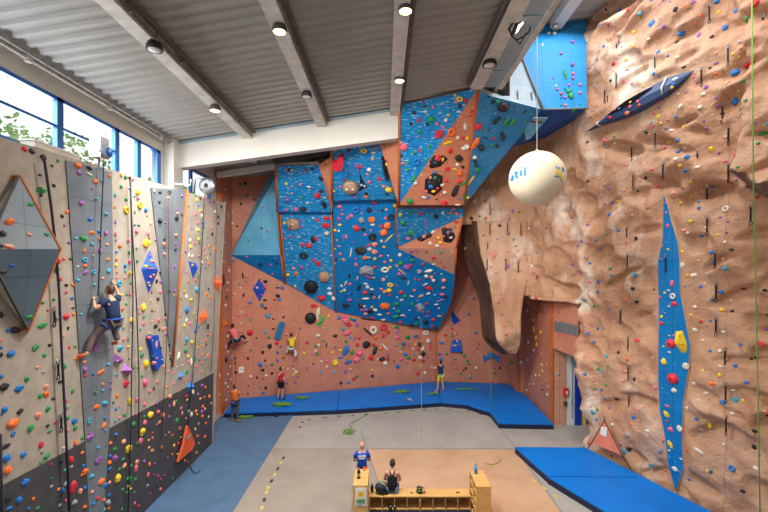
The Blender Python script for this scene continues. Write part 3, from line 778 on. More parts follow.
volume('H', 'blue crescent volume beside the red heart shape', T5((240,180),(250,200),(240,250),(205,288),(196,280),(225,240)), 'hold_b', .18, flat=True)
volume('I', 'black fin-shaped volume right of the studded plywood disc', T5((335,240),(365,310),(396,355),(330,392),(338,320)), 'black_matte', .22)
volume('J', 'black strip volume on the orange panel under the girder', T5((512,118),(545,150),(578,240),(566,285),(540,240)), 'black_matte', .14, flat=True)
volume('K', 'grey faceted volume low in the middle of the blue overhang', T6((330,470),(380,448),(440,476),(436,525),(335,530),(322,505)), 'hold_n', .22)
volume('L', 'hot pink square volume on the topmost blue panel', T8((302,340),(366,338),(372,400),(294,406)), 'hold_r', .22)
volume('M', 'black winged volume under a red ball on the upper orange panel', T9((285,34),(375,38),(402,66),(345,125),(265,146),(236,112)), 'black_matte', .2)
volume('N', 'black hexagonal volume covered with holds on the upper orange panel', T9((220,218),(292,162),(366,188),(362,300),(298,352),(216,322)), 'black_matte', .22)
volume('O', 'black five-sided volume on the lower orange panel', T10((345,96),(430,92),(462,165),(425,216),(362,208)), 'black_matte', .2)
volume('Q', 'grey star-like volume near the lower corner of the blue overhang', T11((150,225),(195,205),(225,240),(220,290),(165,280)), 'hold_n', .2)
volume('R', 'black slanted volume on the blue and orange edge above the ridge line', T10((160,180),(215,160),(275,125),(290,150),(230,185),(205,210)), 'black_matte', .14)
volume('S', 'tall white fin volume on the pink wall beside a green one', TC((182,0),(205,-20),(208,30),(190,72),(178,60)), 'hold_w', .16)
volume('T', 'tall green curved volume on the pink wall beside the white fin', TC((215,40),(240,32),(238,70),(205,112),(174,108),(178,92),(205,80)), 'hold_neon', .18)
volume('U', 'large yellow wedge on the blue leaf-shaped panel', [(668+x/6.83,280+y/6.83) for x, y in ((50,345),(100,342),(132,440),(130,495),(98,505),(70,470),(55,400))], 'hold_y', .3)
def ball(key, label, c, rpx, m, keys=None, sq=.75):
    h_ = on(*c, keys); R = rpx*h_[0].y/F
    r = root('wall_volume', h_[0], label, 'volume')
    Mx = h_[1].to_track_quat('Z', 'Y').to_matrix().to_4x4()
    o = MB().ico(Matrix.Translation(h_[0]) @ Mx @ Matrix.Diagonal((R,R,R*sq,1)), 3).build('body', m, r)
    bolt_head('bolt', h_[0]+h_[1]*R*sq, h_[1], .03, o, 'black_matte'); VOLS[key] = r
ball('V', 'red dome volume beside the yellow wedge on the blue leaf-shaped panel', (671,343.5), 4.6, 'hold_r')
ball('W', 'red dome volume below the yellow wedge on the blue leaf-shaped panel', (673,378.6), 5.4, 'hold_r')
ball('X', 'red ball volume on the black winged volume', T9((325,60))[0], 3.2, 'hold_r')

# salmon triangle flag on the rock wall and its sheet of paper
fp = [R2o(x, y, .40) for x, y in ((604.5,420.5),(591.5,443),(622,455.5))]
r = root('triangle_flag', fp[0], 'salmon triangle banner with a paper sheet, tied low on the rock wall', 'banner')
c, n, u, w = basis(fp)
MB().prism(fp, -n*.04).build('cloth', 'flag_orange', r)
pp = [R2o(x, y, .415) for x, y in ((601,426.5),(607,427.5),(606.5,437),(600.5,434.5))]
MB().prism(pp, n*.012).build('paper_sheet', 'paper', r)
cd = MB(); cd.tube([R2o(588,448,.3), fp[1], fp[0], R2o(604.2,416,.2)], .018); cd.tube([fp[0], fp[2], R2o(631,469,.3)], .018); cd.build('cord', 'rope_black', r)
bp = [LW(x, y, .18) for x, y in M9((498,318),(548,440),(452,512+12))]
bp[2] = LW(178.5,462,.2)
r = root('hanging_bag', bp[0], 'orange triangular cloth bag hung on the foot of the grey climbing wall', 'bag')
c, n, u, w = basis(bp)
MB().prism([bp[0], bp[1], LW(192,450,.22), bp[2], LW(184,445,.22)], -n*.08).build('cloth', 'bag_orange', r)
MB().prism([LW(x, y, .25) for x, y in M9((484,402),(510,376),(514,396),(488,418))], n*.01).build('patch', 'hold_n', r)
MB().tube([LW(187,415,.14), bp[0]+LN*.03], .02).build('strap', 'rope_black', r)
pn = on(*TB((282,408))[0]); r = root('wall_notice', pn[0], 'small white paper notice on the pink wall above the orange-shirted belayer', 'notice')
R_ = Matrix.Rotation(math.atan2(BN.y, BN.x)+math.pi/2, 3, 'Z')
MB().box(pn[0]+pn[1]*.015, (.26,.02,.32), M=R_).build('sheet', 'paper', r)
MB().box(pn[0]+pn[1]*.028+V((0,0,.03)), (.18,.01,.04), M=R_).build('print', 'hold_n', r)

# ================================================================ BALLOON
BC = P(537,178.5,12); BR = 27.2*12/F
r = root('balloon', BC, 'big round cream balloon with blue lettering hanging from the roof', 'balloon')
MB().ico(Matrix.Translation(BC) @ Matrix.Diagonal((BR,BR,BR*.985,1)), 4).build('envelope', 'balloon', r)
MB().lathe([(.03,-.03),(.06,.0),(.03,.05)], BC+V((0,0,BR)), 0, 12).build('cap', 'hold_w', r)
rop = root('rope', BC+V((0,0,BR)), 'thin white rope holding the cream balloon', 'rope')
MB().tube([BC+V((0,0,BR+.02)), V((BC.x,BC.y,UROOF(BC.x)-.02))], .012).build('line', 'rope_white', rop)
def wrap(px, py):
    """point of the balloon skin seen in that direction"""
    d = ray(px, py).normalized(); oc = CAM-BC; b_ = oc.dot(d); q = b_*b_-(oc.length_squared-BR*BR)
    t = -b_-math.sqrt(max(q, 0)); p = CAM+d*t; nn = (p-BC).normalized()
    return BC+nn*(BR*1.004), nn
def glyph_shape(mb, polys, mi=0):
    for pts in polys:
        # strips: pairs of outline points
        a, b_ = pts
        vs = [wrap(*p)[0] for p in a]+[wrap(*p)[0] for p in b_]; k = len(a)
        vs2 = [wrap(*p)[0]-wrap(*p)[1]*.03 for p in a]+[wrap(*p)[0]-wrap(*p)[1]*.03 for p in b_]
        mb.faces(vs, [(i, i+1, k+i+1, k+i) for i in range(k-1)], mi)
def seg(p, q, w0, n=6, ww=None):
    """a stroke from p to q of pixel-direction width w0 (horizontal half width)"""
    a, b_ = [], []
    dx, dy = q[0]-p[0], q[1]-p[1]; L = math.hypot(dx, dy); nx, ny = -dy/L*w0, dx/L*w0
    for i in range(n+1):
        t = i/n; x, y = p[0]+dx*t, p[1]+dy*t
        a.append((x+nx, y+ny)); b_.append((x-nx, y-ny))
    return (a, b_)
S5 = lambda x, y: (500+x/6.83, 140+y/6.83)
U = [seg(S5(72,250), S5(72,272), 1.3), seg(S5(70,276), S5(84,272), .9), seg(S5(88,240), S5(86,277), 1.3)]
Tt = [seg(S5(108,212), S5(111,256), 1.2), seg(S5(97,228), S5(124,222), .9), seg(S5(109,257), S5(124,255), .9)]
Ii = [seg(S5(142,206), S5(143,246), 1.35)]
Ll = [seg(S5(170,184), S5(171,244), 1.35)]
for gl_ in (U, Tt, Ii, Ll):
    mb = MB(); glyph_shape(mb, gl_); mb.build('letter', 'logo_blue', r, fix=False)
mb = MB(); glyph_shape(mb, [seg(S5(138,190), S5(150,189), 1.1)]); mb.build('letter_dot', 'logo_orange', r, fix=False)
def wave(pts, w):
    a = [S5(x, y-w) for x, y in pts]; b_ = [S5(x, y+w) for x, y in pts]; return (a, b_)
mb = MB(); wv = [(374,216),(388,210),(402,212),(416,220),(428,228)]
glyph_shape(mb, [wave([(x,y) for x, y in wv], 6), wave([(378+.8*(x-374), y+18) for x, y in wv], 6), wave([(402,240),(412,246),(422,258),(430,272)], 9)]); mb.build('logo_wave', 'logo_yellow', r, fix=False)
for gl_ in ([wave([(372,250),(386,246),(400,250),(412,262),(420,278),(430,290)], 4)], [seg(S5(383,176), S5(386,192), .45), seg(S5(386,192), S5(394,195), .4)], [seg(S5(399,186), S5(405,196), .8)], [seg(S5(427,186), S5(434,214), 1.0)]):
    mb = MB(); glyph_shape(mb, gl_); mb.build('logo_mark', 'logo_blue', r, fix=False)

# ================================================================ LAMPS
def lamp(px, py, z, lit, label, R=.17, power=1000):
    Y = F*(z-H)/(HY-py); p = P(px, py, Y)
    r = root('pendant_lamp', p, label, 'lamp', None)
    MB().lathe([(R*.5,.16),(R*.8,.13),(R,.04),(R,-.02),(R*.86,-.03),(R*.86,-.01)][::-1], p, 0, 24).build('housing', 'black_matte' if not lit else 'dark_steel', r)
    MB().lathe([(R*.85,-.02),(R*.6,-.04),(.001,-.045)], p, 0, 24).build('diffuser', 'lamp_lit' if lit else 'lamp_off', r)
    zr = (ROOF(p.x) if p.x < 4 else UROOF(p.x))-.3
    g = MB(); g.tube([p+V((0,0,.14)), V((p.x+.05,p.y,max(zr, p.z+.2)))], .015); g.tube([p+V((-.12,0,.1)), p+V((-.1,0,.22)), p+V((.1,0,.22)), p+V((.12,0,.1))], .012); g.build('hanger', 'dark_steel', r)
    if lit:
        l = bpy.data.lights.new('lamp_light', 'SPOT'); l.energy = power; l.spot_size = 2.6; l.spot_blend = .6; l.shadow_soft_size = .25; l.color = (1,.95,.86)
        o = bpy.data.objects.new('lamp_light', l); C.objects.link(o); o.location = p+V((0,0,-.1)); o.parent = r; o.matrix_parent_inverse = Matrix.Translation(-p)
lamp(154.5,49,12.0,False,'unlit ring-shaped lamp on the beam nearest the windows')
lamp(215,110,12.15,True,'lit lamp on the beam nearest the windows')
lamp(279.5,31,12.65,True,'lit lamp on the second roof beam from the windows')
lamp(306.5,96.5,12.6,False,'unlit ring-shaped lamp on the second roof beam from the windows')
lamp(405.5,10.5,13.15,True,'upper lit lamp on the third roof beam from the windows')
lamp(399.5,80.5,13.15,True,'lower lit lamp on the third roof beam, near the white girder')
lamp(489.5,65,13.5,False,'unlit ring-shaped lamp under the edge girder',.22)
# floodlight on the edge girder
p = P(515,25,10.4)
r = root('floodlight', p, 'floodlight with a wire bracket clamped to the edge girder', 'floodlight')
br = MB(); q = lambda x, y, Y=10.4: P(x, y, Y)
br.tube([q(509,29), q(514,21), q(517,23), q(511.5,35)], .035, closed=True); br.build('bracket', 'black_matte', r)
hd = MB(); hd.prism([q(514.5,35,10.35), q(518,24,10.35), q(527.5,18.5,10.6), q(520,30,10.6)], (.02,.12,.14)); hd.build('housing', 'dark_steel', r)
MB().prism([q(515.3,34,10.33), q(518.5,25,10.33), q(526.5,19.3,10.57), q(519.8,29.3,10.57)], (0,-.01,-.01)).build('lens', 'lamp_white', r)
cb = MB(); cb.tube([q(511,35), q(516,40,10.6), q(523,37,10.7), q(529,32,10.7), q(532,22,10.7)], .02); cb.tube([q(514,38), q(520,44,10.7), q(526,33,10.7)], .015); cb.build('cable', 'rope_black', r)
p = P(254,161,16.6); r = root('floodlight', p, 'dark box floodlight under the white girder above the pink wall', 'floodlight')
MB().box(p, (.42,.3,.26)).build('housing', 'dark_steel', r); MB().box(p+V((0,-.16,-.03)), (.34,.02,.16)).build('lens', 'lamp_off', r); MB().tube([p+V((-.2,0,.1)), p+V((-.2,0,.45)), p+V((.2,0,.5)), p+V((.2,0,.1))], .02).build('bracket', 'black_matte', r)
p = P(555,29,15.6); r = root('spot_lamp', p, 'small round spot lamp under the upper white beam', 'lamp')
MB().lathe([(.05,-.08),(.12,-.02),(.1,.12),(.04,.2)], p, 0, 14).build('shade', 'dark_steel', r); MB().lathe([(.09,-.04),(.001,-.045)], p, 0, 14).build('bulb', 'lamp_lit', r)
# auto-belays
p = LW(103.5,148,.1)+V((-.1,0,0)); r = root('auto_belay', p, 'grey box auto-belay on a post above the slate strip', 'auto-belay')
MB().box(p, (.26,.3,.5)).build('case', 'metal', r); MB().lathe([(.13,-.09),(.16,-.05),(.16,.05),(.13,.09)], p+V((.14,0,-.1)), 0, 16, Matrix.Rotation(math.pi/2,3,'Y')).build('drum', 'hold_n', r)
MB().lathe([(.11,-.10),(.112,.10)], p+V((.15,0,-.1)), 0, 16, Matrix.Rotation(math.pi/2,3,'Y')).build('drum_rim', 'window_blue', r); MB().box(p+V((-.05,0,-.55)), (.08,.08,.75)).build('post', 'metal', r)
p = LW(207.5,186,.15); r = root('auto_belay', p, 'round steel reel auto-belay on an arm near the far end of the grey wall', 'auto-belay')
Mx = Matrix.Rotation(math.pi/2,3,'X')
MB().lathe([(.12,-.1),(.3,-.08),(.3,.08),(.12,.1)], p, 0, 24, Mx).build('reel', 'metal', r); MB().lathe([(.19,-.13),(.2,.12)], p, 0, 20, Mx).build('reel_face', 'hold_n', r); MB().lathe([(.08,-.16),(.08,.14)], p, 0, 14, Mx).build('hub', 'black_matte', r)
MB().tube([p+V((0,.05,.25)), p+V((-.5,.05,.3)), p+V((-.55,.05,-.75))], .045).build('arm', 'metal', r)
p = LW(176,182,-.3); r = root('wall_bracket', p, 'white steel bracket standing behind the top of the grey wall', 'bracket')
MB().tube([p+V((-.2,0,-.5)), p+V((-.2,0,.35))], .04).tube([p+V((-.2,0,-.05)), p+V((.5,0,-.1)), p+V((.5,0,.1))], .03).build('frame', 'white_paint', r)
p = LW(52,152,-.4); r = root('wall_box', p, 'pale box standing behind the top edge of the grey wall', 'box')
MB().box(p, (.3,1.2,.12)).build('case', 'white_paint', r); MB().box(p+V((.0,0,.07)), (.34,1.26,.03)).build('lid', 'paper', r)

# ================================================================ ROPES
def rope(label, pts, rad, m, group=None, cat='rope'):
    o = MB().tube(pts, rad).build('rope', m)
    tag(o, label, cat, group); return o
def lrope(label, px, rad, m, off=.12): return rope(label, [LW(x, y, off) for x, y in px], rad, m)
lrope('thick dark webbing hanging beside the grey pyramid volume', [(44,158),(51,205),(55,240),(59,290),(62,358),(66,434),(69.5,515)], .024, 'rope_dark', .16)
lrope('thin black line hanging from the grey auto-belay box to the navy-shirted climber', [(104,160),(102,206),(99.5,260),(98,296)], .013, 'rope_black', .2)
lrope('grey double rope hanging from the top of the beige panel, left strand', [(130,180),(131.5,226),(133,302),(131.5,378),(131,425),(128,512)], .016, 'rope_dark', .12)
lrope('grey double rope hanging from the top of the beige panel, right strand', [(130.5,180),(132,226),(136.5,302),(139,378),(138.5,440)], .016, 'rope_dark', .12)
lrope('brown rope hanging down the middle of the slate wedge', [(169,192),(168.5,226),(168.8,302),(165,378),(161,440)], .014, 'edge_brown', .18)
lrope('dark rope hanging from the far panel down to the orange bag', [(204.5,199),(203,226),(198.8,302),(192.5,378),(188,415)], .015, 'rope_dark', .12)
lrope('thin brown rope near the far edge of the grey wall', [(217,204),(215.5,260),(214,330),(211,372)], .012, 'edge_brown', .12)
lrope('dark rope at the near edge of the charcoal band', [(0.5,434),(2,512),(2,540)], .02, 'rope_dark', .1)
rope('yellow-green rope hanging from the lower rim of the overhang to the floor', [P(421,318,24.0), P(421.3,385,22), P(421.5,430,17.9), P(421.5,450,15.95)], .012, 'rope_yellow')
rope('thin green rope hanging by the rock pillar down to the corner mat', [P(490.5,346,21), P(491,380,20.5), P(490.6,411,20.05)], .010, 'rope_green')
rope('bright green rope hanging in front of the rock wall near the camera', [P(751.8,-30,9.6), P(753.2,170,9.6), P(758,400,9.6), P(760.2,520,9.5)], .014, 'rope_green')
rope('thin yellow rope running up from the yellow-shirted climber', [P(296,334,22.0), P(295.8,300,22.2), P(295,290,22.3)], .010, 'rope_yellow')
rope('thin rope rising from the orange-shirted belayer to the pink-topped climber', [P(236,398,18.9), P(235.5,360,20.3), P(234,345,20.9)], .010, 'rope_dark')
def coil(label, c, size, m, n=26, seed=1, tail=None, z=.03):
    q = random.Random(seed); pts = []
    for i in range(n):
        a = i*2.4+q.uniform(-.6,.6); rr_ = q.uniform(.35,1)
        pts.append(V((c[0]+size[0]*rr_*math.cos(a), c[1]+size[1]*rr_*math.sin(a), c[2]+.02+q.uniform(0,.09))))
    pts += [V(t) for t in (tail or [])]
    # smooth
    sm_ = []
    for i in range(len(pts)-1):
        p0, p1, p2, p3 = pts[max(i-1,0)], pts[i], pts[i+1], pts[min(i+2,len(pts)-1)]
        for k in range(5):
            t = k/5; sm_.append(.5*((2*p1)+(p2-p0)*t+(2*p0-5*p1+4*p2-p3)*t*t+(3*p1-p0-3*p2+p3)*t**3))
    o = MB().tube(sm_+[pts[-1]], .016, 0, 5).build('rope_pile', m); tag(o, label, 'rope')
f3 = lambda px, py, z=0: tuple(FL(px, py, z))
coil('green rope heap on the grey floor with a long tail', f3(349,433), (.34,.3,0), 'rope_green', 13, 3, [f3(352,428,.03), f3(350,424,.03), f3(364,416,.03), f3(370,409,.03), f3(380,408.5,.03)])
coil('green rope heap on the slate mat behind the orange-shirted belayer', f3(245,417.5,.03), (.45,.3,0), 'rope_green', 30, 4)
coil('green rope heap on the blue mat before the red-shirted belayer', f3(283,405.5,mz), (.6,.35,0), 'rope_green', 34, 5)
coil('green rope heap on the blue mat right of the red-shirted belayer', f3(302,398.5,mz), (.45,.25,0), 'rope_green', 22, 6)
coil('loose green rope on the blue mat, middle of the back row', f3(403,392.5,mz), (.6,.3,0), 'rope_green', 24, 7)
coil('green rope heap at the feet of the belayer in yellow shorts', f3(433,394.5,mz), (.4,.25,0), 'rope_green', 20, 8)
coil('long flat green rope pile right of the belayer in yellow shorts', f3(466,389.8,mz), (.9,.12,0), 'rope_green', 22, 9)
rope('thin curl of yellow-green rope on the tan floor', [FL(486,463.5,.02), FL(492,464.6,.02), FL(498,463,.02), FL(501,459.5,.02)], .015, 'rope_green')
rope('thin dark cord lying on the slate mat below the orange bag', [FL(190,466,.05), FL(193,472,.05), FL(197,473.5,.05), FL(200,471,.05)], .015, 'rope_black')
def shoe_like(label, c, rz, m, name='climbing_shoe', L=.28):
    r = root(name, c, label, 'shoe'); R_ = Matrix.Rotation(rz,4,'Z')
    def f(v): return V((v.x*.045*(1+.25*v.y), v.y*L/2, (v.z*.05*(1-.35*v.y)+.05) if v.z > -.6 else .012))
    MB().ico(Matrix.Translation(V(c)) @ R_, 3, 0, f).build('upper', m, r)
    MB().ico(Matrix.Translation(V(c)) @ R_, 2, 0, lambda v: V((v.x*.05*(1+.2*v.y), v.y*L/2*1.03, .008+.008*v.z))).build('sole', 'black_matte', r)
    MB().ico(Matrix.Translation(V(c)) @ R_, 2, 0, lambda v: V((v.x*.028, v.y*.05-.06, .09+.012*v.z))).build('opening', 'hold_n', r)
shoe_like('dark pair-less shoe lying on the slate floor mat near the blue crash mat', f3(275.5,416.5,.03), .9, 'black_matte', L=.42)
shoe_like('small dark shoe at the front edge of the blue crash mat', f3(354.5,409.6), 1.2, 'black_matte', L=.4)
shoe_like('tan shoe lying on the blue mat in front of the middle wall', f3(409.5,400.5,mz), .7, 'birch', L=.4)

# ================================================================ CUBBY BENCHES AND SHELVES
def cubby_bench(x0, x1, label):
    r = root('cubby_bench', ((x0+x1)/2,12.13,0), label, 'bench'); y0, y1 = 11.92, 12.35
    MB().box(((x0+x1)/2,(y0+y1)/2,.435), (x1-x0,y1-y0,.03)).build('seat_board', 'birch', r)
    MB().box(((x0+x1)/2,(y0+y1)/2,.055), (x1-x0-.04,y1-y0-.02,.03)).build('bottom_board', 'birch', r)
    MB().box(((x0+x1)/2,y1-.01,.24), (x1-x0,.015,.4)).build('back_board', 'birch_inside', r)
    for k in range(5):
        x = x0+.013+(x1-x0-.026)*k/4
        MB().box((x,(y0+y1)/2-.01,.21), (.022,y1-y0-.025,.42)).build('divider', 'birch', r)
cubby_bench(-.44, 1.075, 'low birch cubby bench the woman sits on'); cubby_bench(1.08, 2.59, 'empty low birch cubby bench beside the shelf with the water bottle')
def shelf_unit(x0, x1, y0, y1, h_, face, label):
    r = root('shelf_unit', ((x0+x1)/2,(y0+y1)/2,0), label, 'shelf'); cx, cy = (x0+x1)/2, (y0+y1)/2
    MB().box((cx,cy,h_-.015), (x1-x0,y1-y0,.03)).build('top_board', 'birch', r)
    for y in (y0+.012, y1-.012): MB().box((cx,y,(h_-.03)/2), (x1-x0,.024,h_-.03)).build('side_panel', 'birch', r)
    MB().box(((x1-.01) if face < 0 else (x0+.01),cy,(h_-.03)/2), (.018,y1-y0-.05,h_-.04)).build('back_board', 'birch', r)
    for k in range(4): MB().box((cx,cy,.06+k*(h_-.08)/4), (x1-x0-.02,y1-y0-.05,.022)).build('shelf_board', 'birch', r)
    MB().box((cx,cy,h_/2), (x1-x0-.03,.022,h_-.06)).build('divider', 'birch', r)
    return r
shelf_unit(2.60, 3.02, 11.26, 12.17, 1.1, -1, 'tall birch shelf unit carrying the water bottle, compartments facing the bench')
sl_ = shelf_unit(-.88, -.46, 11.33, 12.26, 1.1, 1, 'tall birch shelf unit with a poster on its end, behind it the bald man')
p = root('poster', (-.66,11.32,.8), 'white poster with a yellow emblem and green bar on the shelf end', 'poster')
MB().box((-.655,11.322,.78), (.32,.01,.50)).build('sheet', 'paper', p)
e = MB(); e.prism([V((-.655+.085*math.cos(a)*(1+.06*math.cos(8*a)), 11.312, .86+.085*math.sin(a)*(1+.06*math.cos(8*a)))) for a in [i*math.pi/16 for i in range(32)]], (0,.006,0)); e.build('emblem', 'logo_yellow', p)
e = MB(); e.prism([V((-.655+.05*math.cos(a), 11.309, .865+.045*math.sin(a))) for a in [i*math.pi/8 for i in range(16)]], (0,.004,0)); e.build('emblem_centre', 'logo_orange', p)
e = MB()
for k in range(5): e.box((-.755+.05*k,11.313,.68), (.04,.008,.07))
e.box((-.655,11.313,.615), (.24,.008,.03)); e.build('print', 'logo_green', p)
e = MB()
for k in range(6): e.box((-.77+.025*k,11.313,.555), (.016,.008,.022))
e.build('small_print', 'logo_blue', p)
def bottle(label, c, R, hh, m, cap, band=None):
    r = root('bottle', c, label, 'bottle')
    MB().lathe([(R*.85,0),(R,.01),(R,hh*.62),(R*.9,hh*.72),(R*.42,hh*.86)], c, 0, 18).build('body', m, r)
    MB().lathe([(R*.45,hh*.86),(R*.45,hh*.98),(R*.3,hh)], c, 0, 14).build('cap', cap, r)
    if band: MB().lathe([(R*1.02,hh*.25),(R*1.02,hh*.5)], c, 0, 18).build('label_band', band, r)
bottle('clear blue plastic water bottle on the tall shelf unit', (2.75,11.98,1.1), .045, .31, 'hold_c', 'window_blue', 'logo_blue')
bottle('black sports bottle on the shelf unit with the poster', (-.74,11.72,1.1), .05, .3, 'black_gloss', 'metal', 'metal')
bottle('black thermos flask on the bench beside the backpack', (-.36,12.13,.45), .045, .27, 'black_gloss', 'black_matte')
bottle('small orange bottle on the shelf unit behind the sports bottle', (-.6,12.16,1.1), .035, .13, 'hold_o', 'hold_r')
bg = root('backpack', (-.1,12.13,.45), 'black and sage green backpack slumped on the bench beside the woman', 'backpack')
def bpf(sx, sy, sz, sd):
    return lambda v: V((v.x*sx, v.y*sy, v.z*sz))*(1+.18*noise.noise(v*1.6+V((sd,0,0))))
MB().ico(Matrix.Translation((-.06,12.12,.56)) @ Matrix.Rotation(.5,4,'Y'), 3, 0, bpf(.24,.17,.13,1)).build('body', 'black_matte', bg)
MB().ico(Matrix.Translation((.0,12.2,.62)) @ Matrix.Rotation(.4,4,'Y'), 3, 0, bpf(.2,.13,.10,4)).build('top_pocket', 'cloth_greypants', bg)
tag(MB().ico(Matrix.Translation((-.02,12.2,.68)) @ Matrix.Rotation(.5,4,'Y'), 3, 0, bpf(.15,.1,.05,7)).build('flap', 'sage', bg), 'sage green flap')
MB().tube([V((-.2,12.0,.62)),V((-.12,11.96,.72)),V((.02,11.97,.66)),V((.1,12.0,.5))], .018).build('strap', 'black_matte', bg)
cs = (1.08,12.14,.45); r = root('chalk_bag', cs, 'black chalk bag with straps lying on the bench joint', 'chalk bag')
MB().lathe([(.06,0),(.085,.04),(.085,.13),(.09,.15),(.075,.15),(.07,.05)], cs, 0, 16).build('pouch', 'black_matte', r)
MB().tube([V(cs)+V((.05,0,.13)),V(cs)+V((.13,.05,.12)),V(cs)+V((.15,-.06,.03)),V(cs)+V((.05,-.1,.02)),V(cs)+V((-.1,-.07,.06)),V(cs)+V((-.06,0,.16))], .014).build('strap', 'black_matte', r)
MB().lathe([(.088,.07),(.088,.1)], cs, 0, 16).build('trim_band', 'leaf', r)
def biner(label, c, m='metal'):
    r = root('carabiner', c, label, 'carabiner'); c = V(c)
    MB().tube([c+V((.05*math.cos(a), .03*math.sin(a), .012)) for a in [i*math.pi/6 for i in range(12)]], .009, 0, 6, True).build('body', m, r)
    MB().tube([c+V((-.03,.028,.013)), c+V((.035,.026,.013))], .007).build('gate', 'black_matte', r)
biner('small steel carabiner on the bench near the chalk bag', (.84,12.1,.45)); biner('dark belay carabiner alone on the empty bench', (2.24,12.12,.45), 'black_gloss')
shoe_like('dark shoe tucked in the bench cubby under the woman', (.18,11.99,.072), .2, 'black_matte'); shoe_like('other dark shoe in the cubby under the woman, beside the first', (.33,12.0,.072), -.1, 'cloth_navy')

# ================================================================ TREES OUTSIDE
def tree(loc, hh, R, label, seed):
    r = root('tree', loc, label, 'tree', None); q = random.Random(seed); loc = V(loc)
    MB().tube([loc, loc+V((.1,.1,hh*.5)), loc+V((.2,-.1,hh*.85))], [.3,.2,.08], 0, 8).build('trunk', 'bark', r)
    mb = MB()
    for i in range(1500):
        d = V((q.gauss(0,1), q.gauss(0,1), q.gauss(0,1))).normalized()*R*q.uniform(.35,1)**.6
        if noise.noise(d*.9+V((seed,0,0))) < -.12: continue
        p = loc+V((0,0,hh))+V((d.x,d.y,d.z*.9)); a = V((q.gauss(0,1),q.gauss(0,1),q.gauss(0,1))).normalized(); b_ = a.orthogonal().normalized(); s = q.uniform(.1,.22)
        mb.faces([p-a*s, p-b_*s*.5, p+a*s, p+b_*s*.5], [(0,1,2,3)])
    mb.build('foliage', 'leaf', r, fix=False)
tree((-15,15,0), 11.2, 2.4, 'leafy green tree outside the windows, behind the first blue mullion', 1)
tree((-17,21,0), 12.2, 2.6, 'leafy green tree outside the windows, above the auto-belay box', 2)
tree((-15,27,0), 11.4, 2.3, 'green tree outside the last window panes near the corner', 3)
# ================================================================ PEOPLE
def skin_mesh(pts, edges, rad, rt=0, sub=2):
    me = bpy.data.meshes.new('t'); me.from_pydata([tuple(p) for p in pts], edges, [])
    o = bpy.data.objects.new('t', me); C.objects.link(o)
    md = o.modifiers.new('s', 'SKIN'); md.use_smooth_shade = True
    sv = me.skin_vertices[0].data
    for i, r_ in enumerate(rad):
        r_ = r_ if isinstance(r_, tuple) else (r_, r_)
        sv[i].radius = r_; sv[i].use_root = (i == rt)
    sb = o.modifiers.new('b', 'SUBSURF'); sb.levels = sub; sb.render_levels = sub
    bpy.context.view_layer.update()
    ev = o.evaluated_get(bpy.context.evaluated_depsgraph_get())
    m2 = bpy.data.meshes.new_from_object(ev); bpy.data.objects.remove(o); bpy.data.meshes.remove(me)
    m2.materials.clear()
    return m2
def merge(name, meshes, m, parent):
    bm = bmesh.new()
    for me in meshes: bm.from_mesh(me); bpy.data.meshes.remove(me)
    for f in bm.faces: f.smooth = True; f.material_index = 0
    me = bpy.data.meshes.new(name); bm.to_mesh(me); bm.free()
    return link(name, me, parent, [m])
J0 = dict(pel=(0,0,.96), sp=(0,-.01,1.14), ch=(0,0,1.34), nk=(0,.0,1.50), hd=(0,.02,1.62), sl=(-.18,0,1.43), sr=(.18,0,1.43), el=(-.23,-.02,1.16), er=(.23,-.02,1.16), wl=(-.24,.08,.92), wr=(.24,.08,.92),
          hl=(-.09,0,.92), hr=(.09,0,.92), kl=(-.10,.03,.50), kr=(.10,.03,.50), al=(-.10,-.02,.09), ar=(.10,-.02,.09), tl=(-.11,.15,.035), tr=(.11,.15,.035))
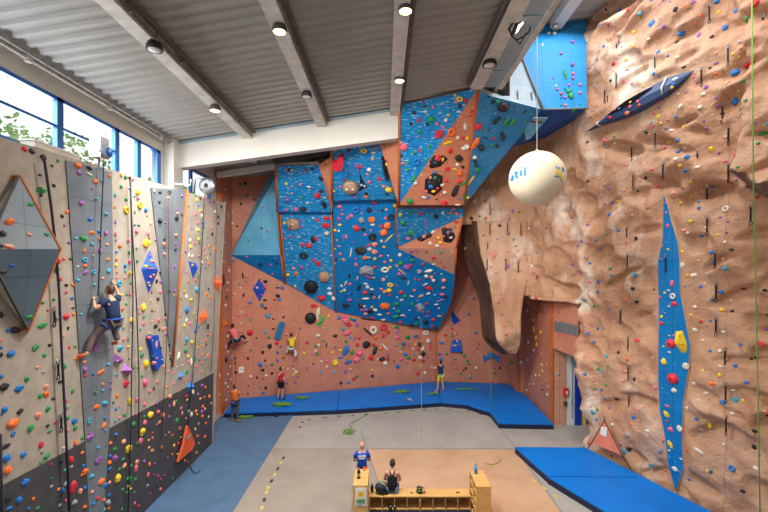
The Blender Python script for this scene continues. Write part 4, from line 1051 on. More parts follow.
def person(base, yaw, label, J=None, top='cloth_navy', legs='cloth_brown', shoes='black_matte', skin='skin', hair='hair_dark', sleeve=.55, leglen=1.0, bald=False, bun=False, tank=False, k=1.0, look=(0,0), belt=None, extra=None, cat='person'):
    D = dict(J0); D.update(J or {}); base = V(base)
    R_ = Matrix.Rotation(yaw, 4, 'Z'); W = Matrix.Translation(base) @ R_ @ Matrix.Scale(k, 4)
    w = {n: W @ V(p) for n, p in D.items()}
    r = root('person', base, label, cat)
    fw, rt, up = (R_ @ V((0,1,0))), (R_ @ V((1,0,0))), V((0,0,1))
    names = ['pel','sp','ch','nk','hd','sl','el','wl','sr','er','wr','hl','kl','al','tl','hr','kr','ar','tr']
    ix = {n: i for i, n in enumerate(names)}
    E = [('pel','sp'),('sp','ch'),('ch','nk'),('nk','hd'),('ch','sl'),('sl','el'),('el','wl'),('ch','sr'),('sr','er'),('er','wr'),('pel','hl'),('hl','kl'),('kl','al'),('al','tl'),('pel','hr'),('hr','kr'),('kr','ar'),('ar','tr')]
    rad = dict(pel=.115, sp=.105, ch=.125, nk=.055, hd=.055, sl=.062, el=.043, wl=.030, sr=.062, er=.043, wr=.030, hl=.088, kl=.058, al=.040, tl=.034, hr=.088, kr=.058, ar=.040, tr=.034)
    sc_ = lambda q: tuple(k*x for x in q) if isinstance(q, tuple) else k*q
    body = [skin_mesh([w[n] for n in names], [(ix[a], ix[b_]) for a, b_ in E], [sc_(rad[n]) for n in names])]
    # head: skull, jaw, nose, eyes, ears in the same surface
    hc = w['hd']+up*.055*k
    Rh = R_ @ Matrix.Rotation(look[1], 4, 'Z') @ Matrix.Rotation(look[0], 4, 'X')
    mb = MB()
    def hf(v):
        x, y, z = v.x*.084, v.y*.104, v.z*.122
        if z < 0: x *= 1-.28*(-v.z); y = y*(1-.12*(-v.z))+.012*(-v.z)
        g = math.exp(-((v.x/.16)**2+((v.z+.12)/.2)**2)) if v.y > 0 else 0; y += .026*g              # nose
        if v.y > 0:
            for s_ in (-.42,.42): y -= .012*math.exp(-(((v.x-s_)/.17)**2+((v.z-.05)/.12)**2))      # eye sockets
            y -= .006*math.exp(-((v.x/.3)**2+((v.z+.45)/.05)**2))                                   # mouth
        return V((x, y, z))*k
    HM = Matrix.Translation(hc) @ Rh
    mb.ico(HM, 4, 0, hf)
    for s_ in (-1, 1): mb.ico(HM @ Matrix.Translation(V((s_*.078,-.005,-.01))*k), 2, 0, lambda v: V((v.x*.012, v.y*.02, v.z*.032))*k)
    me = bpy.data.meshes.new('h'); mb.bm.to_mesh(me); mb.bm.free(); body.append(me)
    # hands: palm and five unequal, bent fingers
    for sd, wr_, el_ in ((-1,'wl','el'), (1,'wr','er')):
        d = (w[wr_]-w[el_]).normalized(); side = d.cross(up)
        side = side.normalized() if side.length > .1 else rt.copy()
        pn = side.cross(d).normalized()
        if pn.dot(fw) < 0: pn = -pn; side = -side
        pts = [w[wr_], w[wr_]+d*.045*k, w[wr_]+d*.085*k]; ed = [(0,1),(1,2)]; rd = [.026*k,(.036*k,.018*k),(.036*k,.016*k)]
        body.append(skin_mesh(pts, ed, rd, 0, 1))
        for f, (o_, L) in enumerate([(-.028,.062),(-.010,.075),(.010,.07),(.027,.055)]):
            a = w[wr_]+d*.078*k+side*o_*k
            body.append(skin_mesh([a, a+d*L*.5*k+pn*.006*k, a+d*L*.8*k+pn*.026*k, a+d*L*.85*k+pn*.046*k], [(0,1),(1,2),(2,3)], [.0095*k,.009*k,.008*k,.006*k], 0, 1))
        a = w[wr_]+d*.03*k-side*.024*k
        body.append(skin_mesh([a, a-side*.028*k+d*.03*k+pn*.012*k, a-side*.03*k+d*.06*k+pn*.03*k], [(0,1),(1,2)], [.011*k,.010*k,.008*k], 0, 1))
    merge('body', body, skin, r)
    em = MB()
    for s_ in (-1, 1): em.ico(HM @ Matrix.Translation(V((s_*.032,.079,.006))*k), 2, 0, lambda v: v*.0105*k)
    em.build('eyes', 'hold_k', r)
    # hair
    if not bald:
        hb = MB(); hb.ico(HM, 3, 0, lambda v: V((v.x*.092, v.y*.112-.005, v.z*.130+.004))*k if (v.z > .25+.75*v.y or (v.y < -.15 and v.z > -.55)) else V((v.x*.05, v.y*.07, v.z*.08))*k)
        if bun: hb.ico(HM @ Matrix.Translation(V((0,-.10,.075))*k), 2, 0, lambda v: V((v.x*.04,v.y*.045,v.z*.04))*k); hb.tube([HM @ (V((0,-.1,.05))*k), HM @ (V((0,-.13,-.03))*k), HM @ (V((0,-.115,-.10))*k)], [.03*k,.026*k,.008*k])
        hb.build('hair', hair, r)
    # shirt
    def cloth(name, nm, ed, rd, m, rt_=0):
        me = skin_mesh(nm, ed, [sc_(q) for q in rd], rt_); return merge(name, [me], m, r)
    def loft(mb_, secs):
        K_ = 16; vs = []
        for c, a, b_ in secs: vs += [c+(rt*a*math.cos(2*math.pi*j/K_)+fw*b_*math.sin(2*math.pi*j/K_))*k for j in range(K_)]
        n_ = len(secs); mb_.faces(vs, [(i*K_+j, i*K_+(j+1) % K_, (i+1)*K_+(j+1) % K_, (i+1)*K_+j) for i in range(n_-1) for j in range(K_)]+[tuple(range(K_-1,-1,-1)), tuple((n_-1)*K_+j for j in range(K_))], 0, True)
    ml = lambda a, b_, t: w[a].lerp(w[b_], t)
    hipc = w['pel'].lerp(w['sp'], -.15)
    if tank:
        sh = MB(); loft(sh, [(hipc,.175,.14),(w['sp'],.15,.118),(w['ch']-up*.06*k,.165,.128),(w['ch'],.12,.122),(w['ch']+up*.06*k,.06,.108)]); sh.build('tank_top', top, r)
        st = MB()
        for s_ in ('sl','sr'): st.tube([w['ch']-fw*.10*k+up*.02*k, w['ch'].lerp(w[s_], .45)+up*.085*k-fw*.055*k, w['ch'].lerp(w[s_], .42)+up*.10*k+fw*.03*k, w['ch']+fw*.10*k+up*.02*k+rt*(.07*k if s_ == 'sr' else -.07*k)], .018*k)
        st.build('shoulder_straps', top, r)
    else:
        sh = MB(); loft(sh, [(hipc,.175,.135),(w['sp'],.155,.12),(w['ch']-up*.04*k,.185,.13),(w['ch']+up*.06*k,.19,.12),(w['ch'].lerp(w['nk'],.62),.12,.085),(w['ch'].lerp(w['nk'],.85),.066,.066)])
        for a_, b_ in (('sl','el'),('sr','er')):
            i_ = w[a_].lerp(w['ch'], .45); sh.tube([i_, w[a_], ml(a_,b_,sleeve*.5), ml(a_,b_,sleeve)], [.085*k,.084*k,.074*k,.068*k], 0, 10)
        sh.build('shirt', top, r)
    # trousers / shorts
    if leglen >= .95: pts = [w['pel'], w['hl'], w['kl'], ml('kl','al',.92), w['hr'], w['kr'], ml('kr','ar',.92)]; ed = [(0,1),(1,2),(2,3),(0,4),(4,5),(5,6)]; rd = [(.148,.118),.108,.080,.066,.108,.080,.066]
    else: pts = [w['pel'], w['hl'], ml('hl','kl',leglen), w['hr'], ml('hr','kr',leglen)]; ed = [(0,1),(1,2),(0,3),(3,4)]; rd = [(.148,.118),.110,.094,.110,.094]
    cloth('trousers' if leglen >= .95 else 'shorts', pts, ed, rd, legs)
    for a, t_ in (('al','tl'), ('ar','tr')):
        cloth('shoe', [w[a], w[a].lerp(w[t_], .55), w[t_]+(w[t_]-w[a])*.25], [(0,1),(1,2)], [.052,.048,.036], shoes)
    if belt:
        bl = MB(); c = w['pel']+up*.05*k; bl.tube([c+(rt*.165*math.cos(a)+fw*.135*math.sin(a))*k for a in [i*math.pi/10 for i in range(20)]], .024*k, 0, 6, True)
        for s_ in ('l','r'):
            a, b_ = w['h'+s_], w['k'+s_]; m_ = a.lerp(b_, .22); d = (b_-a).normalized(); u = d.orthogonal().normalized(); v_ = d.cross(u)
            bl.tube([m_+(u*math.cos(t)+v_*math.sin(t))*.118*k for t in [i*math.pi/8 for i in range(16)]], .018*k, 0, 6, True)
        bl.build('harness', belt, r)
        cbp = w['pel']-fw*.15*k
        if extra: MB().lathe([(.04*k,-.09*k),(.062*k,-.07*k),(.062*k,.05*k),(.05*k,.06*k)], cbp, 0, 14).build('chalk_bag', extra, r)
    return r, w, dict(fw=fw, rt=rt)
# 1 navy-shirted climber on the grey wall, facing it
cp = LW(97,322,0); cz = LW(93,357).z
person((cp.x+.34,cp.y,cz+.12), math.radians(80), 'climber in a navy T-shirt and brown trousers on the slate strip of the grey wall', dict(
    pel=(0,-.06,.70), sp=(0,-.06,.90), ch=(.02,0,1.10), nk=(.03,.06,1.25), hd=(.05,.09,1.36), sl=(-.16,.0,1.18), sr=(.20,.02,1.2), el=(-.40,.02,1.02), wl=(-.26,.2,1.22), er=(.36,.14,1.28), wr=(.36,.24,1.52),
    hl=(-.10,-.04,.66), hr=(.10,-.04,.66), kl=(-.34,.14,.40), kr=(.25,.16,.50), al=(-.58,.06,.04), ar=(.26,.06,.16), tl=(-.62,.22,.0), tr=(.27,.22,.12)),
    'cloth_navy', 'cloth_brown', 'hold_o', hair='hair_brown', belt='cloth_bluebelt', look=(.25,0), k=1.04)
# 2 pink-topped climber in the corner
c_ = BW(238,340); cz = P(232,350,c_.y).z
person((P(234.5,340,BY(234.5)-.62)).xy.to_3d()+V((0,0,cz)), math.radians(18), 'climber in a pink top and black leggings high in the back corner', dict(
    pel=(.10,-.06,.72), sp=(.04,-.08,.9), ch=(-.04,-.08,1.12), nk=(-.08,-.04,1.27), hd=(-.1,-.02,1.38), sl=(-.2,-.06,1.2), sr=(.12,-.06,1.18), el=(-.36,.1,1.26), wl=(-.42,.3,1.36), er=(.30,.1,1.05), wr=(.38,.3,1.12),
    hl=(.02,-.06,.68), hr=(.2,-.04,.68), kl=(-.28,.05,.52), kr=(.44,.14,.88), al=(-.34,.0,.10), ar=(.56,.2,.62), tl=(-.36,.15,.06), tr=(.60,.32,.60)),
    'cloth_pinktop', 'cloth_black', 'hold_w', belt='cloth_cyan', look=(.3,0), sleeve=.12, bun=True, k=.98)
# 3 yellow-shirted climber
c_ = P(291.5,350,BY(291)-.42); cz = P(291,358,c_.y).z
person(c_.xy.to_3d()+V((0,0,cz)), math.radians(-16), 'climber in a yellow T-shirt and pale trousers on the pink back wall', dict(
    pel=(.06,-.08,.66), sp=(.08,-.1,.84), ch=(.04,-.06,1.04), nk=(.02,.0,1.2), hd=(-.02,.04,1.31), sl=(-.14,-.04,1.12), sr=(.2,-.04,1.14), el=(-.3,.12,1.0), wl=(-.34,.32,1.12), er=(.26,.08,1.34), wr=(.2,.3,1.54),
    hl=(-.03,-.06,.62), hr=(.15,-.06,.62), kl=(-.34,.14,.62), kr=(.24,.10,.34), al=(-.40,.12,.22), ar=(.2,.04,.04), tl=(-.42,.28,.20), tr=(.2,.2,.0)),
    'cloth_yellow', 'cloth_white', 'black_matte', belt='cloth_black', look=(.35,0), k=.92)
# 4 orange-shirted belayer
fb = FL(235,422.5)
person((fb.x,fb.y,.03), math.radians(-14), 'belayer in an orange shirt and grey trousers standing on the slate mat, looking up', dict(hl=(-.09,0,.92), el=(-.24,.08,1.17), er=(.22,.1,1.17), wl=(-.1,.28,1.22), wr=(.12,.3,1.08), hd=(0,-.01,1.62), kl=(-.14,.03,.5), al=(-.17,-.02,.09), tl=(-.2,.14,.035), kr=(.12,.03,.5), ar=(.13,-.02,.09), tr=(.15,.14,.035)),
    'cloth_orange', 'cloth_greypants', 'hold_o', hair='hair_brown', belt='cloth_black', extra='cloth_bluebelt', look=(.55,0), k=1.0)
# 5 red-shirted belayer
fb = FL(281,399.5,mz)
rp_, w_, b_ = person((fb.x,fb.y,mz), math.radians(-35), 'belayer in a red T-shirt and black shorts standing on the blue mat', dict(el=(-.2,.12,1.18), wl=(-.08,.28,1.16), er=(.24,-.02,1.15), wr=(.2,.1,.92), hd=(0,0,1.62), kl=(-.12,-.02,.5), al=(-.16,-.1,.09), tl=(-.2,.06,.035)),
    'cloth_red', 'cloth_black', 'black_matte', leglen=.8, belt='cloth_black', extra='cloth_black', look=(.4,0), k=.98)
st = MB()
for j in range(3): st.box(w_['ch']-b_['fw']*.142+V((0,0,.02+.055*j))+b_['rt']*(.02*(j-1)), (.12-.02*j,.02,.03), 0, math.radians(-35))
st.build('shirt_print', 'paper', rp_, fix=False)
# 6 belayer in yellow shorts
fb = FL(440.5,391.5,mz)
person((fb.x,fb.y,mz), math.radians(25), 'belayer in a navy vest and yellow shorts standing by the back wall', dict(el=(-.34,.12,1.32), wl=(-.42,.3,1.36), er=(.12,.22,1.3), wr=(-.16,.36,1.34), kl=(-.16,.0,.5), al=(-.24,-.05,.09), tl=(-.3,.08,.035), kr=(.14,.02,.5), ar=(.2,-.02,.09), tr=(.22,.14,.035), hd=(0,-.0,1.62)),
    'cloth_navy', 'cloth_lemon', 'hold_s', leglen=.85, sleeve=.15, skin='skin', look=(.45,0), k=1.0, belt='cloth_cyan')
# 7 bald man behind the shelf
rp_, w_, b_ = person((-.70,12.72,.006), math.radians(4), 'bald man in a royal blue T-shirt standing behind the shelf with the poster', dict(el=(-.27,.05,1.16), wl=(-.16,.24,1.1), er=(.27,.05,1.16), wr=(.16,.24,1.1)),
    'cloth_blue', 'cloth_redshort', 'hold_w', leglen=.8, bald=True, look=(-.2,0), k=.96)
st = MB()
for j, L in enumerate((.26,.20)):
    for q_ in range(5): st.box(w_['ch']-b_['fw']*.144+V((0,0,.05-.07*j))+b_['rt']*((q_-2)*L/5), (L/5*.8,.02,.042), 0, math.radians(4))
st.build('shirt_print', 'paper', rp_, fix=False)
# 8 woman seated on the bench, back to us
rp_, w_, b_ = person((.25,12.16,-.0), math.radians(-6), 'woman with tied brown hair in a black racerback sitting on the bench', dict(pel=(0,0,.56), sp=(0,.02,.74), ch=(0,.04,.94), nk=(0,.09,1.10), hd=(0,.13,1.21), sl=(-.17,.05,1.03), sr=(.17,.05,1.03), el=(-.25,.1,.78), er=(.25,.1,.78), wl=(-.16,.32,.66), wr=(.16,.32,.66),
    hl=(-.1,.02,.53), hr=(.1,.02,.53), kl=(-.13,.44,.52), kr=(.13,.44,.52), al=(-.13,.46,.09), ar=(.13,.46,.09), tl=(-.13,.62,.04), tr=(.13,.62,.04)),
    'cloth_black', 'cloth_denim', 'black_matte', leglen=.8, tank=True, hair='hair_dark', look=(-.12,0), k=1.0)
# ================================================================ CLIMBING HOLDS
# per wall area: (x0, y0, scale) of the survey sheet, then "x y colour width [height] [d=ring|aANGLE]"
SHEETS = [
((0,130,6.737), "163 128 r 42 40;215 143 k 48 40;290 183 k 45 45;298 186 o 18;389 207 g 26;350 241 k 30 22;268 303 k 30 25;361 375 k 32 28;274 405 g 75 48;275 440 k 24 22;525 242 o 60 45;600 257 k 55 30;533 288 m 46 36;602 297 w 62 18;645 347 o 52 34;686 263 c 36 30;684 343 c 34 24;738 308 o 30 26;620 397 m 24 20;648 462 c 44 20;545 492 m 34 44;205 500 g 60 30"),
((0,206,6.737), "63 105 o 88 50 a20;15 187 k 56 52;195 193 s 44 30;313 193 g 44 28;65 275 s 96 36;8 272 k 20 30;76 402 b 46 28;22 442 k 60 34;449 37 o 34 32;416 68 k 30 30;432 132 m 22 22;462 247 m 30 28;430 357 o 34 28;474 355 k 26 22;395 370 r 26 50;380 425 g 44 50;398 492 r 36 40;605 90 b 48 28;712 53 c 36 32;665 173 b 36 28;713 182 m 32 46;618 180 o 44 30;562 220 g 66 42;507 218 c 32 26;670 222 o 28 30;618 257 c 38 28;720 258 s 34 22;672 297 m 32 44;568 302 o 26 34;570 362 c 54 38 d;728 360 o 38 24;574 403 o 46 24;628 445 c 46 34 d;732 437 c 38 36;575 448 m 50 34 a30;520 408 w 22 16;526 500 c 42 26;688 487 s 30 22;628 335 w 18 18"),
((0,282,6.737), "490 22 o 42 24;445 22 k 32 24;445 68 r 26 24;484 110 b 34 26;360 118 g 28 28;287 138 g 30 24;490 175 k 30 16;445 230 r 52 46;495 217 o 32 30;383 240 n 36 36;320 192 r 22 18;283 294 g 72 40;458 310 k 26 24;425 363 s 24 34;333 425 k 34 26;466 443 r 24 26;506 435 g 26 22;102 325 k 84 52;52 328 b 34 30;8 222 k 30 54;4 395 s 22 28;6 443 b 24 26;72 482 b 56 50;238 438 g 56 34;228 458 g 40 20;298 492 g 32 30;8 490 k 22 40;195 237 g 66 36;638 18 c 30 22;545 218 c 20 28;640 340 m 30 50;640 430 m 46 90"),
((0,358,6.737), "252 62 s 34 24;294 95 n 30 22;178 143 g 40 38;125 207 b 64 50;22 195 k 56 64;10 125 b 32 34;308 193 s 40 36;308 243 o 44 46;270 255 g 38 38;358 275 k 34 24;318 342 g 38 36;30 345 b 44 44;12 378 b 24 18;133 360 k 50 40;85 437 o 84 66;250 385 s 46 48;207 470 g 52 46;370 437 r 24 20;320 457 k 32 22;332 495 g 38 26;90 505 b 36 16;435 55 g 28 44;405 160 k 44 26;487 223 g 34 32;446 291 r 20 22;455 330 n 30 30;496 425 b 40 46;455 404 g 24 30;504 470 g 34 34;460 488 s 18 26;512 4 o 50 16;565 27 s 36 30;572 75 m 38 48;574 120 r 28 22;628 105 b 24 30;678 95 o 62 34 a20;730 42 c 40 24;690 178 o 24 26;640 233 g 36 30;690 220 c 36 26;648 330 o 54 36;706 305 c 64 40;600 425 c 44 44 d;705 405 b 28 26;700 452 o 52 30 a30;708 487 c 24 22;612 506 m 40 16;746 160 m 18 22;746 200 m 22 24;762 300 k 18 16"),
((0,434,6.737), "85 8 b 36 24;36 83 k 64 36;275 72 r 42 46 d;42 163 b 56 60;157 137 b 46 44;8 208 b 16 16;46 244 o 62 58;312 148 g 48 40;287 117 n 34 24;280 185 g 44 18;507 58 o 38 42;604 22 m 60 46;552 26 g 28 30;425 93 w 24 22;477 172 r 38 56;488 360 r 46 100;552 126 o 34 24;437 243 g 34 28;478 222 n 34 30;412 185 k 28 34;340 205 r 20 18;345 298 g 22 16;165 325 b 58 52;60 428 k 64 44;123 443 b 46 50;62 500 b 50 26;221 438 o 28 28;190 502 b 32 18;345 353 n 30 22;393 372 o 26 24;442 335 n 44 34;443 450 r 24 22;404 480 n 30 24;420 380 b 40 40;538 386 s 38 36;568 362 b 30 28;570 492 o 38 32;500 460 n 44 36;570 255 o 44 56;550 276 o 26 20;616 285 c 48 30;560 217 b 28 28;660 177 m 60 46 d;620 390 s 34 26;658 432 r 38 26;632 468 b 38 28;678 320 o 52 44;708 345 b 32 36;697 445 o 24 30;735 415 b 26 22;727 462 n 38 42;732 497 o 24 22;660 93 c 36 26;742 60 o 30 28;738 150 b 28 24;735 190 o 34 30;735 235 b 34 24;762 165 m 18 44;762 108 g 18 40;738 327 s 22 30;250 500 g 36 20"),
((114,150,6.737), "50 170 y 28 26;78 185 g 30 36;105 188 k 28 26;128 200 p 24 24;48 247 g 28 34;105 258 w 38 22;157 284 y 40 40;160 325 p 32 34;172 372 y 48 56 d;80 333 g 34 28;80 404 y 50 62 d;6 305 c 22 30;6 385 o 20 28;213 405 b 36 34;137 312 g 22 22;138 418 g 22 20;222 440 s 24 22;246 495 s 26 22;166 506 g 36 16;138 504 b 24 16;8 485 m 18 40;270 278 s 24 24;310 285 k 44 20;370 285 k 36 32;367 322 w 46 14;304 350 k 30 24;305 478 k 42 44 d;420 460 k 46 34;425 428 s 26 28;420 398 m 18 18;457 310 m 34 24;455 437 k 20 20;343 488 m 20 18;525 290 y 24 22;555 335 y 24 26;545 303 g 20 20;580 325 k 20 24;600 325 p 20 20;567 372 b 16 28;581 408 y 26 22;548 430 p 26 24;611 415 p 16 20;590 445 w 16 34;562 490 p 26 24;598 495 b 24 30;647 347 m 18 24;672 352 t 24 24;680 415 w 16 22;648 462 o 16 20;700 450 k 24 26;722 382 k 24 24;700 495 k 20 24;502 380 k 12 14"),
((114,226,6.737), "8 55 p 24 40;148 37 p 34 36;228 53 p 24 34;93 98 p 26 38;11 95 b 18 20;37 135 o 28 36;14 173 b 22 26;102 240 p 32 32;13 225 o 26 30;12 263 y 28 34;72 272 b 28 36;75 305 c 22 24;105 322 y 30 44;102 178 g 30 24;155 235 g 28 26;150 150 g 20 20;212 115 y 62 72;233 88 k 18 26;335 125 s 40 32;338 190 s 32 28;415 62 s 34 30;338 90 k 26 18;413 160 k 26 24;412 120 m 24 18;410 270 m 24 24;370 440 k 38 24;408 437 m 22 18;404 466 s 22 18;32 388 c 46 48 d;15 350 p 20 18;72 350 p 20 22;112 382 g 20 26;108 463 p 24 28;50 465 y 24 20;85 462 g 20 22;20 310 o 22 20;310 315 k 24 28;285 370 k 22 42;310 375 m 22 28;310 445 p 26 32;295 492 k 34 26;246 502 s 26 18;252 443 t 20 22;278 93 m 18 20;510 97 w 24 36;568 90 y 26 30;515 140 y 26 28;480 173 m 30 22;505 198 w 16 28;526 203 w 18 30;570 25 y 24 26;555 22 w 14 30;520 12 p 20 18;598 8 b 24 26;655 8 o 18 18;626 73 g 18 20;660 55 k 24 30;640 135 o 22 24;678 155 o 24 34;608 152 p 18 20;618 185 o 20 20;630 215 y 16 18;570 203 p 20 24;588 243 w 24 26;638 253 o 34 28;580 280 p 22 24;612 283 b 16 18;565 340 g 22 22;547 365 p 24 28;500 370 o 22 22;490 310 p 20 18;554 425 c 38 50;474 437 y 22 18;486 478 w 22 36;450 487 g 16 20;518 497 y 32 26;622 460 o 24 36;650 480 o 18 28;636 424 k 20 20;575 115 g 24 20;543 117 p 18 22;648 190 k 16 16;245 200 m 24 18;256 235 s 38 26;212 272 y 34 22;240 272 g 28 16;250 287 p 60 10;245 343 p 28 26;268 328 y 18 14;232 382 s 24 20;240 402 y 22 16;288 357 s 24 26;527 265 y 18 16"),
((114,302,6.737), "22 20 o 22 26;83 14 g 24 22;55 48 o 26 30;12 112 m 44 62;40 88 c 30 26;118 122 y 40 44;198 38 y 44 60;165 42 p 20 24;167 75 p 20 22;200 102 g 26 24;198 147 p 26 30;300 122 p 32 36;275 165 k 34 40 d;256 62 k 22 18;276 55 o 18 16;345 82 k 24 22;345 110 s 22 24;327 182 s 28 34;303 187 k 20 26;350 180 p 18 22;348 222 m 20 28;255 132 s 16 16;175 185 g 20 20;62 178 g 22 22;32 180 b 22 24;7 222 b 18 20;117 198 y 18 20;64 253 p 32 30;94 250 g 22 24;8 270 o 20 24;94 300 y 26 24;36 313 c 44 46;176 318 y 26 28;123 300 b 14 26;187 356 g 32 36;212 418 y 46 66;157 437 p 18 24;101 382 g 18 20;130 442 g 24 28;16 490 c 32 22;188 500 g 26 22;332 437 s 26 26;290 455 k 22 26;312 307 k 22 20;372 290 k 18 28;378 347 p 16 18;375 383 k 16 18;366 468 p 22 14;427 438 y 16 14;405 480 p 14 16;488 55 b 44 50;488 122 w 18 40;508 145 p 24 28;472 158 y 24 26;562 42 p 22 30;540 78 y 16 18;555 102 y 14 16;545 195 b 26 38;568 163 b 18 24;490 250 c 34 46;522 270 y 28 30;480 285 g 36 14;480 328 g 34 38;498 368 y 26 28;432 365 w 26 66 a-20;520 405 w 20 56;502 403 p 22 30;460 425 w 12 16;490 470 g 30 38;542 385 g 20 50;555 435 o 24 20;630 165 k 26 44;645 220 o 22 24;626 222 m 18 24;620 258 o 20 22;620 287 k 20 20;595 292 o 20 22;595 355 o 22 24;630 365 o 20 40;612 380 c 18 22;575 388 m 18 30;590 410 o 22 24;588 470 o 22 22;558 465 m 18 18;445 95 m 16 18;440 235 p 14 20;565 305 y 16 20;235 240 p 40 30;240 212 y 34 22;285 290 s 22 60;268 410 s 44 30;290 380 p 24 16;262 365 g 20 16"),
((114,378,6.737), "77 40 r 44 58;208 28 p 44 58;290 25 s 30 28;240 88 p 32 30;267 72 k 22 22;18 120 o 28 34;102 158 y 36 60 a20;152 148 p 28 40;205 175 p 28 34;40 190 p 20 22;12 207 b 24 32;68 250 g 26 26;36 268 p 20 24;8 290 c 22 36;150 245 p 20 20;130 310 g 34 40 d;240 248 y 46 50;295 228 p 28 34;328 250 o 32 36;262 182 o 18 20;290 170 m 22 20;202 260 g 22 22;203 300 p 36 36;188 362 y 46 62 a-20;175 425 p 38 52;62 430 s 36 36;92 480 y 50 60 a-25;8 480 g 22 40;10 380 b 26 30;150 440 g 20 22;305 298 s 34 22;370 260 m 28 22;374 125 s 38 36;358 62 o 30 24;405 38 p 18 16;440 85 p 24 20;402 175 s 26 46;420 155 g 18 28;420 285 g 32 36 d;372 188 m 22 22;440 340 t 32 36;458 238 s 18 34;450 205 p 22 30;485 122 r 34 22;490 147 y 18 18;530 95 w 24 36;520 245 w 24 40;500 225 w 22 34;565 110 m 24 28;590 50 m 24 28;614 62 o 22 24;640 125 o 24 32;580 140 s 28 24;608 130 o 14 24;597 192 o 24 28;612 207 s 24 22;550 225 o 26 26;590 225 m 30 28;558 245 y 24 18;593 255 o 30 26;635 262 w 14 22;618 305 o 22 22;547 345 y 16 26;560 392 o 26 24;612 395 o 28 22;655 170 s 20 20;485 272 p 26 22;488 305 k 24 20;570 310 n 16 26;392 383 o 20 16;345 385 m 20 18;370 367 s 18 16;258 370 r 18 18;258 404 p 20 22;470 385 g 22 20;450 400 y 16 16;432 442 r 26 26;403 455 y 20 28;320 470 t 26 40;255 490 s 28 26;235 468 s 26 22;232 420 y 18 18;288 315 m 22 18;500 12 p 22 20;435 8 b 22 18;556 503 o 24 20;570 437 s 16 16"),
((100,436,6.737), "98 150 m 40 54 d;5 155 m 24 40;60 180 o 32 34;66 135 b 26 24;155 155 g 34 22;62 222 b 36 28 a30;117 282 y 50 64 a-25;165 198 s 46 28;240 212 p 32 60 a-15;246 175 s 36 34;297 172 m 28 28;330 192 o 30 32;368 185 m 18 16;322 262 p 24 40 a-20;390 268 m 20 18;365 258 r 14 16;409 288 r 16 16;430 265 m 14 16;320 333 n 24 22;406 357 p 26 26;385 340 k 24 20;338 385 r 18 16;190 292 g 50 40;235 290 g 26 24;10 305 o 40 48;35 330 b 32 34;62 315 s 24 24;190 338 y 28 28;205 355 y 18 14;180 380 g 24 18;230 380 g 20 18;150 360 g 26 22;62 398 b 26 26;24 432 o 26 32;50 447 n 36 44;57 487 o 28 28;28 497 c 32 26;145 495 g 24 24;232 452 p 24 26;257 472 r 24 26;130 222 g 30 20;210 200 g 34 22;490 285 g 14 30;570 165 y 16 20;587 175 r 22 24;522 122 y 18 22;485 122 o 16 20;455 145 m 16 20"),
((215,160,6.83), "172 165 g 26 24;208 160 k 24 22;221 242 g 22 22;224 295 p 20 10;268 272 k 24 12;222 377 p 18 14;120 432 w 20 18;90 378 n 22 46;150 452 k 14 14;118 352 w 12;178 300 k 14 24;385 145 k 24 20;356 222 r 22 12;332 325 r 20 22;360 267 k 12 14;310 370 k 14 12;333 388 k 18 10;290 388 p 16;262 448 p 16 14;320 468 k 26 22;358 490 r 22 26;380 492 k 20 12;385 430 n 26 22;235 506 p 16;197 503 w 14;485 68 s 20;505 68 k 20 22;526 68 y 22;616 68 r 20;663 60 k 22 24;618 90 n 14;488 162 y 26 20;640 183 w 34 18;585 165 p 20;530 180 p 14;493 272 m 30 28;592 255 g 20 22;455 252 y 18 14;525 228 s 16;632 292 w 26 16;480 343 m 34 20;555 335 p 24 36;605 335 k 44 34;475 430 y 24 18;592 415 m 30 16;595 458 m 30 14;505 478 m 14;670 395 w 18 14;42 110 k 14 50;45 200 k 14 30;68 200 w 14;65 290 w 12"),
((215,235,6.83), "198 20 p 14;233 42 g 24 24;153 100 w 12;340 22 k 14;413 45 k 28 14;388 85 k 26 16;250 80 p 10;375 25 b 24 18;218 148 p 20 14;312 200 k 26 26;378 203 m 22 22;408 165 b 26 40;392 265 p 16;425 195 k 16 20;462 25 r 26 24;515 12 m 30 18;568 12 y 14;600 68 r 28 30;645 68 r 38 38;605 138 k 60 50 d;670 172 r 26 24;590 220 m 34 32;498 272 y 28 24;537 228 s 24 18;555 262 o 26 36;548 350 y 20 18;524 90 w 14 18;670 30 k 34 44;120 165 n 40 40;95 245 w 20 30;88 325 w 20 22;55 310 k 30 80;75 425 k 20;60 180 w 12;218 280 s 34 20;155 465 p 22 20;240 462 b 22 22;322 480 b 24 30;345 500 k 24 18;460 362 b 26 24;428 360 k 30 12;430 415 k 30 26;440 440 b 30 20;405 440 r 18;342 445 k 26 18;345 318 k 30 24;175 360 w 14;135 402 w 16;85 375 w 14;668 485 r 30 30;388 497 p 18;287 360 w 18;315 318 p 18;340 362 r 22;318 408 m 20 18;190 280 k 12 50;210 320 g 14;165 335 g 14;195 410 k 14 30;70 480 w 20 26;65 50 w 14;40 115 k 12"),
